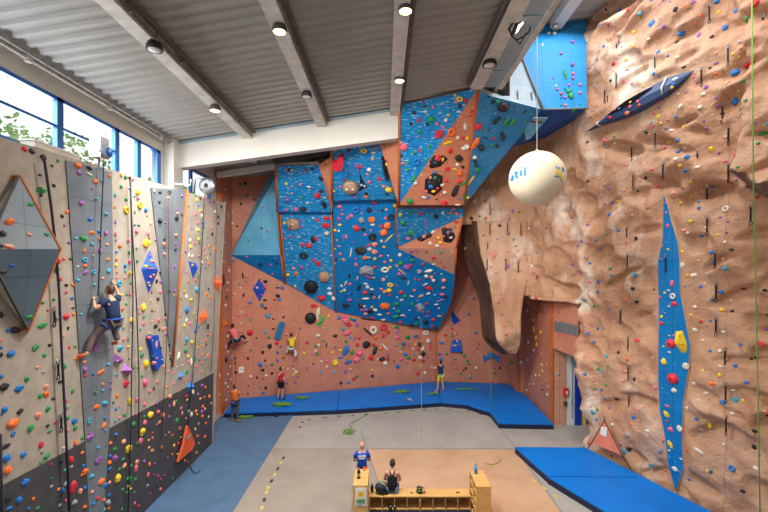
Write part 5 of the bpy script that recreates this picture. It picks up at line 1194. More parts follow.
((315,140,7.533), "158 70 r 26 20;255 75 k 28 28;368 78 y 50 44 d;437 55 t 30 20;458 45 r 16;440 95 w 40 22;433 142 s 26 26;316 195 m 36 40;345 200 r 30 30;325 228 m 24 16;408 222 w 34 34;392 255 s 22 20;487 292 r 30 32;408 315 p 26 28;217 295 p 34 24;190 352 p 26 22;140 385 y 24 16;515 350 s 28 34;540 405 k 24 22;385 425 o 36 22;385 405 k 26 30;295 432 m 60 16 a25;240 95 m 18;290 110 b 24 26;560 375 y 60 44 a-30;45 290 k 34 40;47 383 k 34 30;20 418 r 46 44;65 480 k 30 60 a20;85 180 k 14;520 35 k 16 24;553 28 k 16 24;545 80 r 22 26;612 272 k 20 30;448 468 r 46 30;540 185 y 22 20;185 500 p 40 24;600 495 y 26 34;372 348 w 26 20;350 340 w 30 20;540 150 r 20 24;75 435 y 16;95 240 k 14;80 185 k 14;100 170 y 16"),
((315,205,7.533), "185 12 p 30 26;205 40 m 24 24;206 70 p 28 24;180 108 m 36 44;187 150 y 34 18;180 195 w 22 20;248 98 p 24 26;272 80 p 34 30;305 35 b 60 56 d;408 38 k 38 40;354 62 o 16 18;352 113 n 48 46;428 110 o 52 52;312 175 r 50 50;362 183 k 36 34;434 148 w 40 20;497 158 r 30 26;545 152 o 54 54;522 207 o 60 56;570 88 k 52 48 d;532 100 p 28 22;537 35 s 22;432 237 k 66 64 d;405 302 r 60 16 a40;448 296 s 46 40;447 352 s 44 42;345 342 k 84 66;410 332 w 36 34;375 397 o 40 32;400 395 n 50 24;450 405 y 28 26;495 383 p 34 18;502 272 w 22 28;557 250 y 100 12 a48;520 315 y 26 22;213 248 m 14 50;234 240 p 20 40;182 310 p 26 18;192 368 p 26 28;215 412 s 28 26;310 450 p 30 34;380 222 p 30 16;283 280 m 16;305 405 m 22 24;450 468 r 36 24;525 430 p 28 22;572 418 y 24 26;527 485 w 64 52 d;565 468 y 26 24;165 265 y 14;150 190 y 26;88 98 r 52 32;82 155 r 60 44;20 115 r 36 24;88 212 w 36 36;8 255 r 26 40;24 440 r 40 44;240 492 b 20 12;645 70 y 24 34;660 130 g 36 40 a-40;648 438 g 38 34;640 378 p 34 14;160 410 k 14 30;75 15 k 24 30;60 480 p 14;120 380 w 14;30 330 m 12;550 380 w 16;270 360 w 12 90;150 330 y 14;150 440 y 14;350 30 m 14;290 160 w 12;420 190 p 18;480 120 b 14;610 450 p 16;505 40 k 20;455 50 m 20;380 480 p 16"),
((315,270,7.533), "200 118 w 22 20;222 152 w 24;198 162 y 24 22;107 140 w 34 22;112 178 w 40 32 d;138 215 w 36 36 d;250 182 b 36 30;265 105 p 26;332 135 k 24 60 a-20;382 103 w 36 16;395 128 w 30;428 145 w 36 20;376 170 r 40 34;424 178 k 28 28 d;380 215 w 60 22;320 228 m 26 12;446 208 o 26 26;390 45 m 60 20 a-35;415 60 r 30 20;515 72 s 32 30;566 110 y 52 40 d;558 153 y 42 36 d;560 190 r 26 20;500 145 s 40 24 a-30;525 162 s 30;650 168 r 36 28;613 115 m 14 50 a20;525 272 o 76 66;612 255 g 34 40;630 312 g 34 30;604 352 g 46 26;455 300 w 34 24;487 336 w 40 20;430 280 y 20 30;515 375 w 40 14;550 327 o 24;485 205 w 12 40;655 230 m 24 16;385 300 m 40 24;370 275 w 20 30 a-30;350 300 p 24;345 265 k 40 40;415 310 k 44 40;380 330 s 34 28;640 385 r 20;260 225 m 40 26;230 265 k 50 50 d;660 340 w 40 12;595 290 y 22 10;180 360 b 30 28;215 350 p 34 34;235 378 p 50 50;256 412 r 40 32;240 478 p 60 36 a20;270 368 g 30 22;295 378 b 36 26;318 410 m 24 40;212 445 c 28 30;152 495 k 36 20;22 492 w 38 24;330 505 p 30;450 503 r 36 20;520 495 r 34 30;515 430 r 56 52 d;548 465 r 32 30;438 450 w 60 66 d;615 430 g 40 26;625 465 m 20 50 a-30;430 360 r 24;395 465 k 100 16 a-42;400 372 k 120 12 a-10;6 270 r 16 30;70 440 w 20;48 210 r 60 50;260 45 k 20 40;120 35 w 14;440 60 n 30 20;300 170 m 12;470 100 b 14;635 30 p 30;655 60 k 20;255 270 k 14;620 205 w 12;230 100 w 14 50 a-25;320 60 w 10 50;540 50 y 12;610 400 p 22"),
((395,85,7.533), "452 75 y 22 24;487 105 y 52 40 d;530 118 r 36 36;458 128 s 22;488 158 k 30 32 d;287 165 p 26 24;258 172 g 22;225 162 k 28 20;228 200 w 34 18;143 208 k 30 26;272 258 g 48 54;385 262 w 30 28;402 225 y 22 20;180 268 r 28 34;122 292 k 26 30;245 295 k 26 24;317 292 p 26;365 320 p 20;482 200 w 34 14;182 348 g 30;185 388 m 20;260 335 b 26;68 465 p 60 56;45 432 w 20;262 465 g 24 32;185 490 r 22;100 415 b 60 26 a25;150 460 b 60 18 a-15;210 135 m 20;580 200 r 36 18 a30;566 235 r 34 14 a20;500 240 s 22;530 315 w 28 60 a15;425 350 o 60 76 d;473 395 w 26 30;512 397 r 24 34;545 400 y 28 30;398 435 y 70 26 a25;530 470 w 66 40 a25;415 490 r 40 40;628 315 r 54 52;605 440 o 40 110;650 472 k 44 46"),
((395,150,7.533), "165 85 b 60 56 d;95 95 g 24;62 100 p 22;95 150 g 30;140 215 g 24 70 a-35;145 20 g 26;190 8 p 20;45 40 k 14 40 a30;290 310 y 34 30;320 290 r 28 30;270 275 b 40 30;300 170 b 40 24;268 208 s 24;303 208 g 24;355 265 w 26 30;235 310 p 24;480 62 k 58 54;420 10 r 36 30;470 110 w 30;510 128 k 40 22 a-35;396 140 r 44 36 d;450 145 y 50 14;490 175 o 40 50;490 235 r 40 36;510 250 g 60 26 a35;452 308 k 44 110;372 395 r 44 42;345 340 p 22;375 320 w 34 24;350 265 w 24;110 385 g 50 50;155 250 w 26 34;220 358 w 40 20;250 353 b 26;312 372 k 16;475 412 w 50 14;390 230 r 24;280 430 r 40 14;195 475 r 40 32;305 495 k 40 50 d;445 440 o 30;465 475 o 34 36;420 470 o 36;375 500 o 40 20;360 470 w 30;120 465 g 56 22 a30;40 490 y 24 40;520 350 g 20 80;548 358 y 28 26;487 368 b 20;600 55 w 36 36;600 85 k 26;610 112 k 24;622 150 g 40 36;573 230 y 14 100;255 105 p 24 20;240 75 g 28;185 240 m 12;300 95 b 16;360 70 y 20 30;200 190 w 12"),
((395,215,7.533), "65 60 g 70 22 a-45;120 130 g 52 56;232 60 m 22 110;310 12 k 50 40;385 10 o 50 20;100 177 p 36 28;185 10 k 20;190 65 r 14;125 40 b 40 18;222 162 s 36 36;262 150 k 30 34;190 178 k 50 30;285 130 w 26 40 a-40;320 105 p 24;328 170 y 26 24;340 208 y 30 24;265 213 w 30 28;317 232 w 36 26;450 90 g 20;460 52 r 36 22;445 12 r 40 14;375 110 k 34 34;400 130 p 20;370 160 p 20;420 170 w 28 20;430 125 c 18;120 268 m 24;235 273 r 24;346 278 g 28;288 320 r 30;370 390 r 30 16 a-25;162 268 m 20;345 355 r 10 30;430 275 y 14 30 a20;43 363 g 44 36;88 392 m 56 50;118 378 r 28;55 430 s 90 14 a-42;208 372 r 26;35 300 w 30;125 340 g 40 30;30 450 m 26;185 425 n 40;255 420 w 60 26;275 470 s 30 40;235 460 w 36;370 490 s 36 26;185 487 r 26 14;290 370 w 26 14;70 480 k 20;130 310 k 20;55 260 o 16;15 385 w 14;150 480 p 14;350 445 w 14;300 440 p 12"),
((395,275,7.533), "47 130 r 40 30;20 220 g 26 36;72 160 g 36 30;125 160 w 36 14;145 115 p 26;50 187 w 34 16;128 220 g 26 40;25 275 g 30;18 310 g 34 24;70 310 p 40 12 a-35;255 98 r 50 34;195 158 s 50 22 a30;250 140 w 40 22 a35;230 70 w 50 12 a30;290 40 w 30;368 40 s 36;365 95 s 34 24;312 90 g 10 40;355 145 p 36 32;380 165 k 30 24;340 192 p 60 12 a25;312 222 w 36 16;240 215 r 30 24;255 278 r 24;335 308 s 36 18;290 335 r 36 26;160 365 g 30 30;155 330 k 30 20;230 350 k 40 40;120 375 k 40 30;40 355 p 26;245 310 m 40 14;280 385 r 26;310 400 k 40 24;220 110 k 20;185 35 r 20;12 80 m 12 40 a20;165 240 r 20;15 388 g 30 26;25 430 w 14 50 a-35;95 468 g 36 30;155 460 b 30 28;232 435 w 50 40 d;185 460 r 12 50 a-15;250 495 w 36;18 470 p 30;432 140 r 20;595 177 b 24 22;557 297 b 22;610 437 b 22;380 400 s 24;455 440 s 24;382 453 r 18;370 495 s 34 20;435 465 g 14;430 405 r 20;435 365 s 18;205 280 m 14;170 190 p 12;300 150 w 14;215 180 b 16;100 60 w 10 40;75 20 k 20;330 250 w 14;290 120 g 14;110 265 w 14;180 320 w 14"),
((470,80,7.533), "140 126 k 24 14;172 165 k 26 36;207 162 g 30 34;252 205 k 98 68;185 315 k 36 36;217 290 k 28 34;268 320 g 30 60 a-15;322 318 g 36 66 a-15;60 352 r 50 50;410 310 g 28 28;390 382 g 26 28;240 405 k 30 30;250 440 k 36 40;182 438 r 16 40 a-30;165 490 g 28;205 500 k 30 26;85 500 k 30;415 240 k 10 36;195 250 w 14;110 435 k 24 12;140 380 k 10 30;130 440 k 20 12"),
((500,70,6.83), "445 35 g 20 60 a15;500 25 p 22;498 55 m 24;365 55 m 16;548 102 p 22;548 158 p 22;470 103 m 22;390 132 m 22;445 132 b 18;468 147 g 34 36;483 175 g 38 50;417 162 r 22;442 187 m 24;418 190 b 16;420 240 g 18;445 240 p 20;490 250 b 14;548 235 g 14;500 278 g 60 22;380 110 w 18"),
((500,0,6.83), "495 288 m 34 24;415 365 m 24;495 443 m 30;372 230 w 24;290 305 w 14;335 228 w 20;440 490 g 20 26;500 500 p 20;290 310 w 12"),
((200,310,6.83), "325 32 p 20;262 35 p 24;468 42 c 28 40;570 48 k 18;445 148 c 20 36;470 188 g 24 20;342 62 n 14;525 225 r 24 30;550 250 b 18;475 247 k 30 36 d;530 290 b 22;530 345 b 20;430 290 k 24;570 325 t 20;345 455 w 24 22;450 447 w 22;432 468 r 14;390 460 k 16;490 370 g 20;430 250 n 18;420 408 k 14;445 345 k 16;492 432 k 20;430 410 k 20;320 215 g 12;385 193 k 14;345 275 g 16;327 330 k 18;245 425 k 20;240 365 k 14;175 340 k 30 40;215 330 n 24 40;190 180 w 22 26;190 285 w 16;190 440 w 16;210 475 w 14;175 500 w 16;282 92 w 14;655 425 w 22;640 440 y 18;635 382 m 24 8;590 165 s 20;600 405 w 12;650 100 y 12;285 15 w 16;500 130 k 20 14;455 40 b 24 18;345 70 g 14 20;455 375 n 14;565 395 w 12;610 330 m 12;660 460 m 16;655 495 m 16;635 480 g 10;205 385 w 16;240 330 k 16;175 250 w 14;500 60 k 14"),
((200,370,6.83), "140 40 w 20 34;172 90 w 20;190 115 w 16;208 65 w 14;132 168 w 14;178 205 w 16;450 122 k 22;432 155 b 20;330 108 k 12;328 162 t 14;410 125 m 14;655 70 o 12;595 90 m 14;600 60 m 18 8"),
((290,310,6.83), "193 176 w 34 26;308 178 k 28 24;115 222 r 24 22;230 208 g 20;175 245 g 22 18;195 240 w 20;185 300 g 22;96 298 y 22 20;175 278 w 18;345 275 y 22;288 290 y 20;255 350 p 40 16;308 362 y 40 46;215 352 w 18;160 367 g 18;252 387 w 18;212 427 c 18;115 395 m 18;305 425 c 18 26;380 420 m 18 30;380 275 b 34 80 a-28;345 327 b 36 14;390 358 b 30;412 352 b 20;440 200 m 14 40 a-20;470 190 r 26;460 235 r 28;385 160 p 50 36 a20;383 213 g 24;415 185 c 20;425 290 g 34 28;475 293 p 48 40;455 338 p 48 40;497 325 n 26;553 325 r 40 36;580 280 k 30 60 a-20;520 237 k 52 52;570 240 r 26;583 187 o 30;620 262 o 28;650 255 w 14 60 a40;630 335 k 44 28;650 363 w 30;668 310 m 22;668 335 r 26;645 180 p 28 30;668 150 r 26;415 405 s 24;435 470 r 24;457 455 g 22;400 495 b 20;563 450 k 22;348 498 k 22;360 40 p 24;365 130 c 24;310 258 b 14;235 125 n 20;60 50 y 12;265 40 y 20;250 240 k 10 30;100 90 m 14;70 125 m 12 20;20 380 m 20 8;25 405 w 12;60 455 m 12;230 490 s 12;600 335 w 14;560 410 y 14;470 400 g 10;610 465 n 14;235 330 p 12;90 330 g 10;150 300 n 10"),
((350,310,6.83), "395 187 g 34 28;447 180 b 28 26;312 238 n 20;365 232 b 28 30;395 237 p 22;362 257 g 20;378 305 b 30 26;398 328 g 40 24;350 335 p 28;436 340 r 24;325 385 b 28 34;462 432 r 26 24;512 430 w 24 28;490 465 n 28 20;480 385 y 14;535 215 w 30 36;480 235 k 34 32;497 265 w 22 36;467 268 r 24;430 265 w 18;447 235 y 18;495 298 k 40 34;480 325 w 30;498 345 r 26;530 320 m 12 36;205 462 c 14;150 410 y 18;45 455 g 20;548 250 r 10 60;290 290 p 10;560 385 b 20 16;440 310 g 12;300 350 k 12;345 285 w 12;410 410 y 10;385 360 m 10;250 225 o 12;215 235 w 12"),
((430,300,6.83), "107 240 r 20;95 280 s 24;80 295 b 40 16 a-20;65 370 b 20;75 405 b 28;115 367 g 20;215 362 g 20;237 380 g 22;255 415 g 22;265 435 g 20;245 465 k 18;315 465 w 22;212 500 g 20;228 482 r 16;315 225 b 20;265 98 b 20;195 62 r 12;170 405 g 24 12;172 462 p 28 16;145 420 p 20;300 355 r 14;323 335 k 12;335 300 k 12;478 465 k 18;445 465 m 16;442 502 k 14;155 235 g 12;110 190 s 24;175 225 o 18;522 238 r 30 18;480 285 m 18;490 95 m 18;465 15 p 20;515 170 p 16;560 430 g 26;620 425 w 22;185 280 w 14;175 310 y 16;200 305 c 14;160 310 w 10;150 385 r 10;190 160 r 10"),
((430,350,6.83), "270 183 n 26 28;262 232 r 12;210 212 r 12;145 228 r 12;425 213 r 12;390 232 r 12;470 230 r 12;12 110 n 24 18"),
((500,290,6.83), "230 207 y 24 36;233 268 y 24 46;248 325 y 22 40;253 372 y 22 36;280 290 y 20 26;272 167 y 16;285 437 y 14;250 55 r 26;225 52 w 18;240 118 w 18;187 145 w 16;180 45 g 18;185 105 g 16;190 185 g 16;180 310 g 18;195 355 w 24 28;185 370 g 16;232 412 w 18;216 450 w 18;192 475 w 18;145 493 w 22;305 130 n 18;315 150 r 14;350 155 r 14;350 215 r 14;405 152 r 14;405 245 r 14;285 215 k 10 26;270 60 y 12;400 325 r 10"),
((500,360,6.83), "85 22 g 26;287 32 y 18;320 25 y 14;290 73 y 18;270 105 y 18;245 105 w 20;290 205 k 16;325 235 w 18;183 205 w 12;230 165 w 12;285 155 s 12;325 180 w 14;395 95 n 24;390 185 n 18;315 135 y 10;255 50 s 14;200 165 w 10;345 355 r 12;335 60 r 10;195 140 k 10;385 415 r 10"),
((580,0,6.83), "270 65 b 30;325 68 r 24;410 92 c 34;410 122 y 18;490 162 b 50 52;367 220 y 32 34;367 315 y 24;315 410 y 26;428 457 y 20;570 183 m 32;653 65 k 36;535 355 b 30 36;600 382 b 22;228 437 r 26 34;320 478 p 28 16;120 405 g 24;192 165 r 22 26;115 92 o 22 36;130 165 b 14 24;30 160 b 26;160 318 b 22;45 297 g 20;485 5 b 24 14;565 5 m 22;615 15 m 20;545 30 b 14;318 190 r 14;262 285 p 18;545 130 b 12;410 370 b 12;660 290 k 28;470 265 w 24;500 500 b 20;175 65 k 12 30;55 135 g 14;285 320 p 14;185 265 p 12;60 460 n 16"),
((580,70,6.83), "293 77 p 24;358 97 p 36 30;503 25 b 26;540 40 b 20;435 110 y 20;210 72 k 22;100 118 b 14;65 195 p 14;83 275 n 22;77 317 p 18;165 478 p 24;302 490 o 22;535 315 y 20 50 a-15;553 365 y 20;490 360 c 26;502 375 p 24;545 215 p 28;503 293 p 26;537 258 b 18;582 192 y 16;452 425 k 24;587 400 b 20;655 322 b 22;628 412 w 34 20;668 480 b 28;478 445 p 18;612 495 y 20;232 455 g 18;322 295 o 40 30;240 270 o 30;205 325 r 26;345 222 y 24;343 250 p 28;600 340 p 22;395 215 p 22;405 238 o 24;270 265 b 24;650 62 w 50 20;640 98 b 36 20;628 118 y 26"),
((580,140,6.83), "165 10 r 22;300 12 o 24;178 48 n 24;238 20 w 20;352 137 k 20;318 170 s 20;490 200 p 34 26;448 260 k 28;545 262 p 24 30;525 318 p 28 30;300 345 s 24;262 418 y 34 24;218 425 b 24;395 348 k 20;437 382 o 20;462 460 p 24;200 332 m 24;170 305 n 26;143 375 n 22;105 390 b 20;575 50 p 26;605 18 y 24;655 130 w 28;170 435 m 20;205 505 b 24;410 272 s 20;50 15 k 20;55 280 k 24;40 265 p 16;590 430 p 18;590 495 p 20"),
((668,0,6.83), "90 227 b 52 46;335 12 b 40 32;350 82 y 34 28;465 75 b 34 34;173 15 m 40 22;225 105 o 28;192 162 o 26;210 240 m 30 44;60 290 k 30;302 252 k 36 26;390 190 b 36 44;595 20 r 56 64;545 128 g 70 44 a20;512 158 y 18;500 325 s 28;490 288 n 24;447 368 y 26;482 388 y 20;540 445 r 44 40;578 428 r 34;462 495 b 62 44;330 432 m 34 22;288 465 k 28 22;180 345 m 18;330 363 s 24;108 457 k 34 16;325 502 o 34 20;65 390 w 34 26;495 5 y 16;130 50 o 18"),
((668,70,6.83), "325 25 o 36 30;350 40 s 56 24;405 90 s 34;510 75 g 24 34;482 143 y 20;462 215 b 56 56;532 207 g 22;495 267 g 24;335 247 m 30 a30;330 190 m 22;262 117 m 34;245 165 w 36 30;220 255 w 34;85 248 w 36;125 152 m 20;198 85 m 20;178 48 p 24;52 322 b 24;105 390 y 36 24;70 480 b 34 24;30 412 w 40 24;245 345 m 20;263 397 m 30;395 460 s 34 26;470 485 r 18;648 435 g 62 36;615 500 g 30;678 370 c 20 40;595 360 m 20;372 300 k 34 20;70 162 w 28 20"),
((668,140,6.83), "130 118 b 44 40;70 80 b 32;120 210 b 30 34;82 175 y 30 24;158 287 y 34 22;296 62 y 36;348 88 m 22;458 105 r 26;615 25 g 30;475 185 g 24;305 320 b 26;210 425 b 26;212 465 b 26;87 430 y 26;162 382 y 20;435 297 r 26;467 272 m 30 24;375 365 n 26;605 390 r 28;397 470 w 60 50 d;205 185 w 40 26;390 145 p 30 20;660 207 p 40 22;55 130 w 34;40 360 s 40 30;118 50 w 26;235 355 w 20"),
((540,210,6.83), "327 102 m 26;285 210 m 26;258 247 m 20;472 35 b 36 26;537 138 b 26;383 205 b 24;415 262 b 20;455 165 g 18;655 195 k 26 36;587 225 r 18;630 35 s 20;222 370 m 28;342 365 b 20;275 430 m 24;400 490 b 28;343 492 p 20;480 400 g 28 d;487 445 b 22;540 435 g 22;642 443 c 36;570 425 o 24;470 493 g 18;215 55 r 18;320 325 n 18;265 110 p 14;330 225 p 20;325 285 p 14;100 115 p 12 24;405 350 p 12;430 240 g 14;45 125 k 14"),
((640,210,6.83), "345 80 y 40 28;300 138 s 40 28;428 172 b 40 30;325 155 w 26 20;290 285 y 24 30;290 378 w 34 50;372 445 w 50 28;485 290 b 30;508 363 b 30 32;548 48 m 20;603 80 m 26 20;570 332 s 40;583 400 c 42;580 220 w 26;625 270 k 34 24;450 120 w 24;535 170 y 26 18;590 155 m 22;475 447 b 14;400 345 y 22 14;150 245 p 20;145 335 p 14;115 410 p 18;80 140 s 22;40 112 o 22;325 445 y 24;588 5 w 50 18;182 20 p 18 24;190 108 p 22 36;222 495 p 30 36;192 268 y 24 14;400 300 w 16"),
((570,280,6.83), "428 58 k 30;455 148 k 30;575 65 k 18;388 135 o 24 30;460 412 r 50 24;315 280 s 34 22;95 135 c 34;190 80 b 28;193 15 b 24;135 15 p 24;165 180 g 24;268 200 b 20;112 232 s 34 26;198 258 p 20;205 285 g 18;122 365 b 28;140 352 p 20;165 425 b 24;190 330 b 24;70 410 p 18;330 495 k 24;580 240 p 18;585 335 s 18;145 308 p 24 12;130 75 p 20;80 75 n 20;265 18 g 18;615 115 p 18;648 88 y 20;627 250 y 20 26;628 295 r 32;650 225 p 14;640 455 y 18"),
((668,280,6.83), "225 45 b 34 24;365 82 b 36 32;303 133 b 28 36;370 205 y 36 30;185 183 w 34 24;225 282 r 32 24;290 280 b 28 20;185 342 w 44 26 a-25;380 355 w 40 24;440 212 k 32 24;515 55 k 34 26;660 70 k 34 26;497 442 b 32 28;635 435 r 50 36 a-40;663 338 m 26;288 485 b 24;240 410 w 26 20;155 240 y 24 16;680 235 k 24;255 25 w 20;115 45 b 18;430 140 w 24;355 485 w 28;310 410 s 16;30 25 p 30 44;35 110 w 44 50 d;42 162 r 48 34;40 380 p 18;5 70 w 26 14;5 180 w 26 12;10 380 w 20 10"),
((570,350,6.83), "250 40 c 30 36;192 128 g 24 28;218 145 c 24 36;102 165 b 26;160 185 p 18;160 210 p 18;245 240 g 24 28;170 265 g 26 18;215 272 b 24;318 332 k 34 28;155 425 c 34 40;188 407 g 24;182 475 b 24;240 330 b 20;270 397 b 24 16;440 200 k 28 30;365 210 s 28 32;582 258 p 26;388 65 o 26;568 55 s 22;435 460 b 30;462 407 s 26;500 390 s 24;140 125 p 16;95 45 p 20;330 15 k 24;258 110 g 20;422 505 o 20;380 145 s 24;390 380 s 18;643 80 y 40 54 a20;660 438 y 36 54 a30;660 380 p 30 20;665 485 r 22;195 325 p 14;140 385 p 14;65 145 p 14"),
((668,350,6.83), "125 110 w 50 46;42 275 w 46 34;240 142 y 28 20;352 172 y 30 36;358 112 w 36 20;460 108 b 34 28;180 228 w 34 24;300 230 o 46 36;322 230 w 20;262 295 w 40 24;375 357 b 40 40;445 275 w 32 20;535 220 b 36 22;463 340 c 48 50;515 347 y 30;442 433 w 38 26;195 473 b 34 26;130 395 w 30 20;605 55 k 26;570 60 k 30 20;285 508 y 26;615 300 n 26;665 420 s 36;675 445 k 24;210 345 w 20;5 385 p 20;10 15 w 30 14"),
((570,420,6.83), "390 100 n 40 30;400 195 k 36 38;368 215 c 34 36;555 308 c 40;612 210 n 30 40;422 30 o 22;528 117 s 24;520 200 s 20;515 260 s 18;655 350 r 18;130 158 r 26 20;138 205 g 34 26;290 33 w 26;343 165 n 24;285 245 k 20;635 140 p 24;530 75 w 50 20;130 25 o 24;470 75 s 16"),
((668,420,6.83), "18 170 y 32 64 a25;20 65 p 36 40 a40;80 60 w 40 50;48 335 w 44 36;90 265 w 30 10;288 45 y 32;228 62 w 34 20;272 352 y 20 36;292 352 b 26 36;438 330 b 50 48 d;590 75 k 36 28;590 185 k 38 34;510 485 k 36 26;210 212 w 66 30 a-20;142 405 b 20;600 330 w 40 26;130 210 r 14;622 240 n 24;240 105 n 26;10 208 w 26 14;180 100 s 14;380 165 w 22"),
((455,200,6.83), "395 75 m 24 30;375 128 m 24;435 82 g 20;370 232 m 22;305 175 k 24;293 172 p 20;260 208 s 26;272 378 p 32 28;362 455 m 26 34;365 355 m 14;400 268 n 24;418 315 g 22 14;245 457 o 20;210 122 r 20;112 125 k 24 30;168 110 g 22;507 195 w 26;560 355 n 30;525 450 w 20 30;530 495 p 22;195 243 k 14;275 495 s 24;345 410 k 14;238 370 p 14;207 10 r 22;130 10 w 26;70 330 n 24;260 60 s 20;310 55 n 20;290 265 p 16;435 125 g 12"),
]
HOLDS = []
for (x0, y0, s), txt in SHEETS:
    for e in txt.split(';'):
        f = e.split(); x, y, c, w = float(f[0]), float(f[1]), f[2], float(f[3]); h_, shp, ang = w, 'b', None
        for q in f[4:]:
            if q == 'd': shp = 'd' if w >= 44 else 'b'
            elif q[0] == 'a': ang = float(q[1:])
            else: h_ = float(q)
        HOLDS.append(dict(px=x0+x/s, py=y0+y/s, c=c, w=w/s, h=h_/s, d=shp == 'd', a=ang))
hr_ = random.Random(5)
BASE = {}
def hold_base(kind, var, sub):
    """verts, faces of a unit hold: back at z=0, bulging to z=1"""
    k_ = (kind, var, sub)
    if k_ in BASE: return BASE[k_]
    if kind == 'd':
        nu, nv = (20, 8) if sub > 2 else (12, 6); vs = []; fs = []
        for i in range(nu):
            for j in range(nv):
                a, b_ = 2*math.pi*i/nu, 2*math.pi*j/nv
                r_ = .68+.32*math.cos(b_); vs.append(V((r_*math.cos(a), r_*math.sin(a), .35+.38*math.sin(b_))))
        fs = [(i*nv+j, ((i+1) % nu)*nv+j, ((i+1) % nu)*nv+(j+1) % nv, i*nv+(j+1) % nv) for i in range(nu) for j in range(nv)]
    else:
        t = bmesh.new(); bmesh.ops.create_icosphere(t, subdivisions=sub, radius=1)
        vs = []
        for v in t.verts:
            p = v.co.copy(); n = noise.noise(p*1.3+V((var*7.1,var*3.3,0)))*.34+noise.noise(p*3+V((0,var*5,0)))*.10
            p *= 1+n
            if var % 3 == 1 and p.z > 0: p.z *= 1+.35*p.y                          # sloping lip
            if var % 3 == 2 and p.z > .1: p.z -= .35*math.exp(-((p.x/.5)**2+((p.y-.25)/.3)**2))   # pocket
            p.z = max(p.z, -.06); vs.append(p)
        fs = [tuple(v.index for v in f.verts) for f in t.faces]; t.free()
    BASE[k_] = (vs, fs); return BASE[k_]
def frame(n):
    u = V((0,0,1)).cross(n); u = u.normalized() if u.length > .1 else V((1,0,0))
    return u, n.cross(u).normalized(), n
kept = []
for i, h_ in enumerate(HOLDS):
    q = hit(h_['px'], h_['py'])
    if not q or q[2] == 'S0': continue
    loc, n, key, dist = q
    if loc.z < .15: continue
    # smooth rock normal
    h_['loc'], h_['n'], h_['key'], h_['Y'] = loc, n, key, loc.y
    kept.append(h_)
HOLDS = kept
HOLDS.sort(key=lambda q: -q['w']*q['h'])
NIND = 299
def xf(h_, i):
    u, v_, n = frame(h_['n']); Y = h_['Y']; fw = 1.0
    if h_['key'] in ('L','LV'): fw = 1.12
    fk = 1.0 if zone(h_['key']) in 'BOSU' else .86
    sx, sy = h_['w']*Y/F/2*fw*fk, h_['h']*Y/F/2*fk
    sz = min(sx, sy)*(1.0 if not h_['d'] else .8); sz = max(.03, min(sz*.9, .18))
    a = math.radians(h_['a']) if h_['a'] is not None else (hr_.uniform(-.25,.25) if max(sx,sy)/min(sx,sy) > 1.25 else hr_.uniform(0,6.28) if abs(sx-sy) < .01 else 0)
    R_ = Matrix((u, v_, n)).transposed() @ Matrix.Rotation(a, 3, 'Z')
    return Matrix.Translation(h_['loc']) @ (R_ @ Matrix.Diagonal((sx, sy, sz))).to_4x4()
# ---- words that single each hold out: nearest landmark on the same wall, direction, rank among its colour
ZONE = dict(L='L', LV='L', B='B', O='O', U='U', S='S', R='R', I='I', K='K')
VZ = dict(a='L',b='L',c='L',d='L',e='L',f='L',g='L',h='L',i='L',j='B',k='B',l='B',m='B',n='B',o='B',p='B',q='B',r='B',F='B',S='B',T='B',U='I',V='I',W='I')
def zone(key): return ZONE.get(key) or VZ.get(key[1:], 'O')
ZN = dict(L='grey wall', B='pink wall', O='blue overhang', U='high blue bulge', S='pink side wall', R='rock', I='blue leaf panel', K='navy kayak')
LMK = dict(
 L=[('the navy-shirted climber',98,320),('the big grey pyramid volume',25,250),('the upper blue diamond',150,273),('the blue slab',152,352),('the orange hanging bag',187,445),('the blue dart volume',193,268),('the lower purple pyramid',124,370),('the grey auto-belay box',103,148),('the upper orange lozenge',216,283),('the lower orange lozenge',203,316),('the slate wedge top',169,188),('the slate strip foot',97,505),('the near wall foot',8,500),('the dark webbing foot',68,500)],
 B=[('the yellow-shirted climber',292,345),('the pink-topped climber',236,336),('the orange-shirted belayer',235,403),('the red-shirted belayer',281,385),('the tilted blue slab',281,330),('the cobalt diamond',259,290),('the white paper notice',241,369),('the blue bow-tie volume',491,356),('the blue triangle volume',456,319),('the belayer in yellow shorts',440,377),('the spotted black disc',310,318),('the tall white fin',318,314),('the green curved volume',320,321),('the blue trapezoid',456,345),('the overhang tip',232,256),('the lower corner of the overhang',437,331)],
 O=[('the red heart shape',339,160),('the two-stud plywood disc',350,187),('the black fin volume',362,182),('the upper plywood disc',293,224),('the large black disc',311,287),('the lower plywood disc',324,276),('the grey faceted volume',366,270),('the black strip volume',388,167),('the black winged volume',437,161),('the black hexagon',434,184),('the hot pink square',439,135),('the black five-sided volume',449,235),('the grey star volume',419,308),('the lower overhang corner',437,329),('the topmost orange point',478,90),('the overhang tip at left',232,256),('the black slanted volume',424,237)],
 U=[('the bulge lower rim',575,108),('the small spot lamp',555,29)],
 S=[('the doorway',570,390),('the vent grille',566,334),('the rock pillar foot',510,350),('the orange corner strip',550,360),('the red alarm box',564,391)],
 R=[('the kayak tip',588,132),('the kayak stern',693,72),('the kayak cockpit',640,100),('the salmon flag',605,440),('the blue leaf tip',666,196),('the blue leaf foot',677,488),('the yellow wedge',682,342),('the cream balloon',537,178),('the vent grille',566,334),('the rock pillar',500,320),('the doorway',576,400),('the overhanging lip',748,190),('the blue bulge',585,100),('the upper white beam',572,20)],
 I=[('the yellow wedge',682,342),('the upper red dome',671,343),('the lower red dome',673,378),('the leaf tip',666,196),('the leaf foot',677,488)],
 K=[('the kayak cockpit',640,100),('the kayak tip',588,132),('the kayak stern',693,72)])
DIR = ['right of','to the upper right of','above','to the upper left of','left of','to the lower left of','below','to the lower right of']
RANK = ['closest','second closest','third closest','fourth closest','fifth closest','sixth closest','seventh closest','eighth closest']
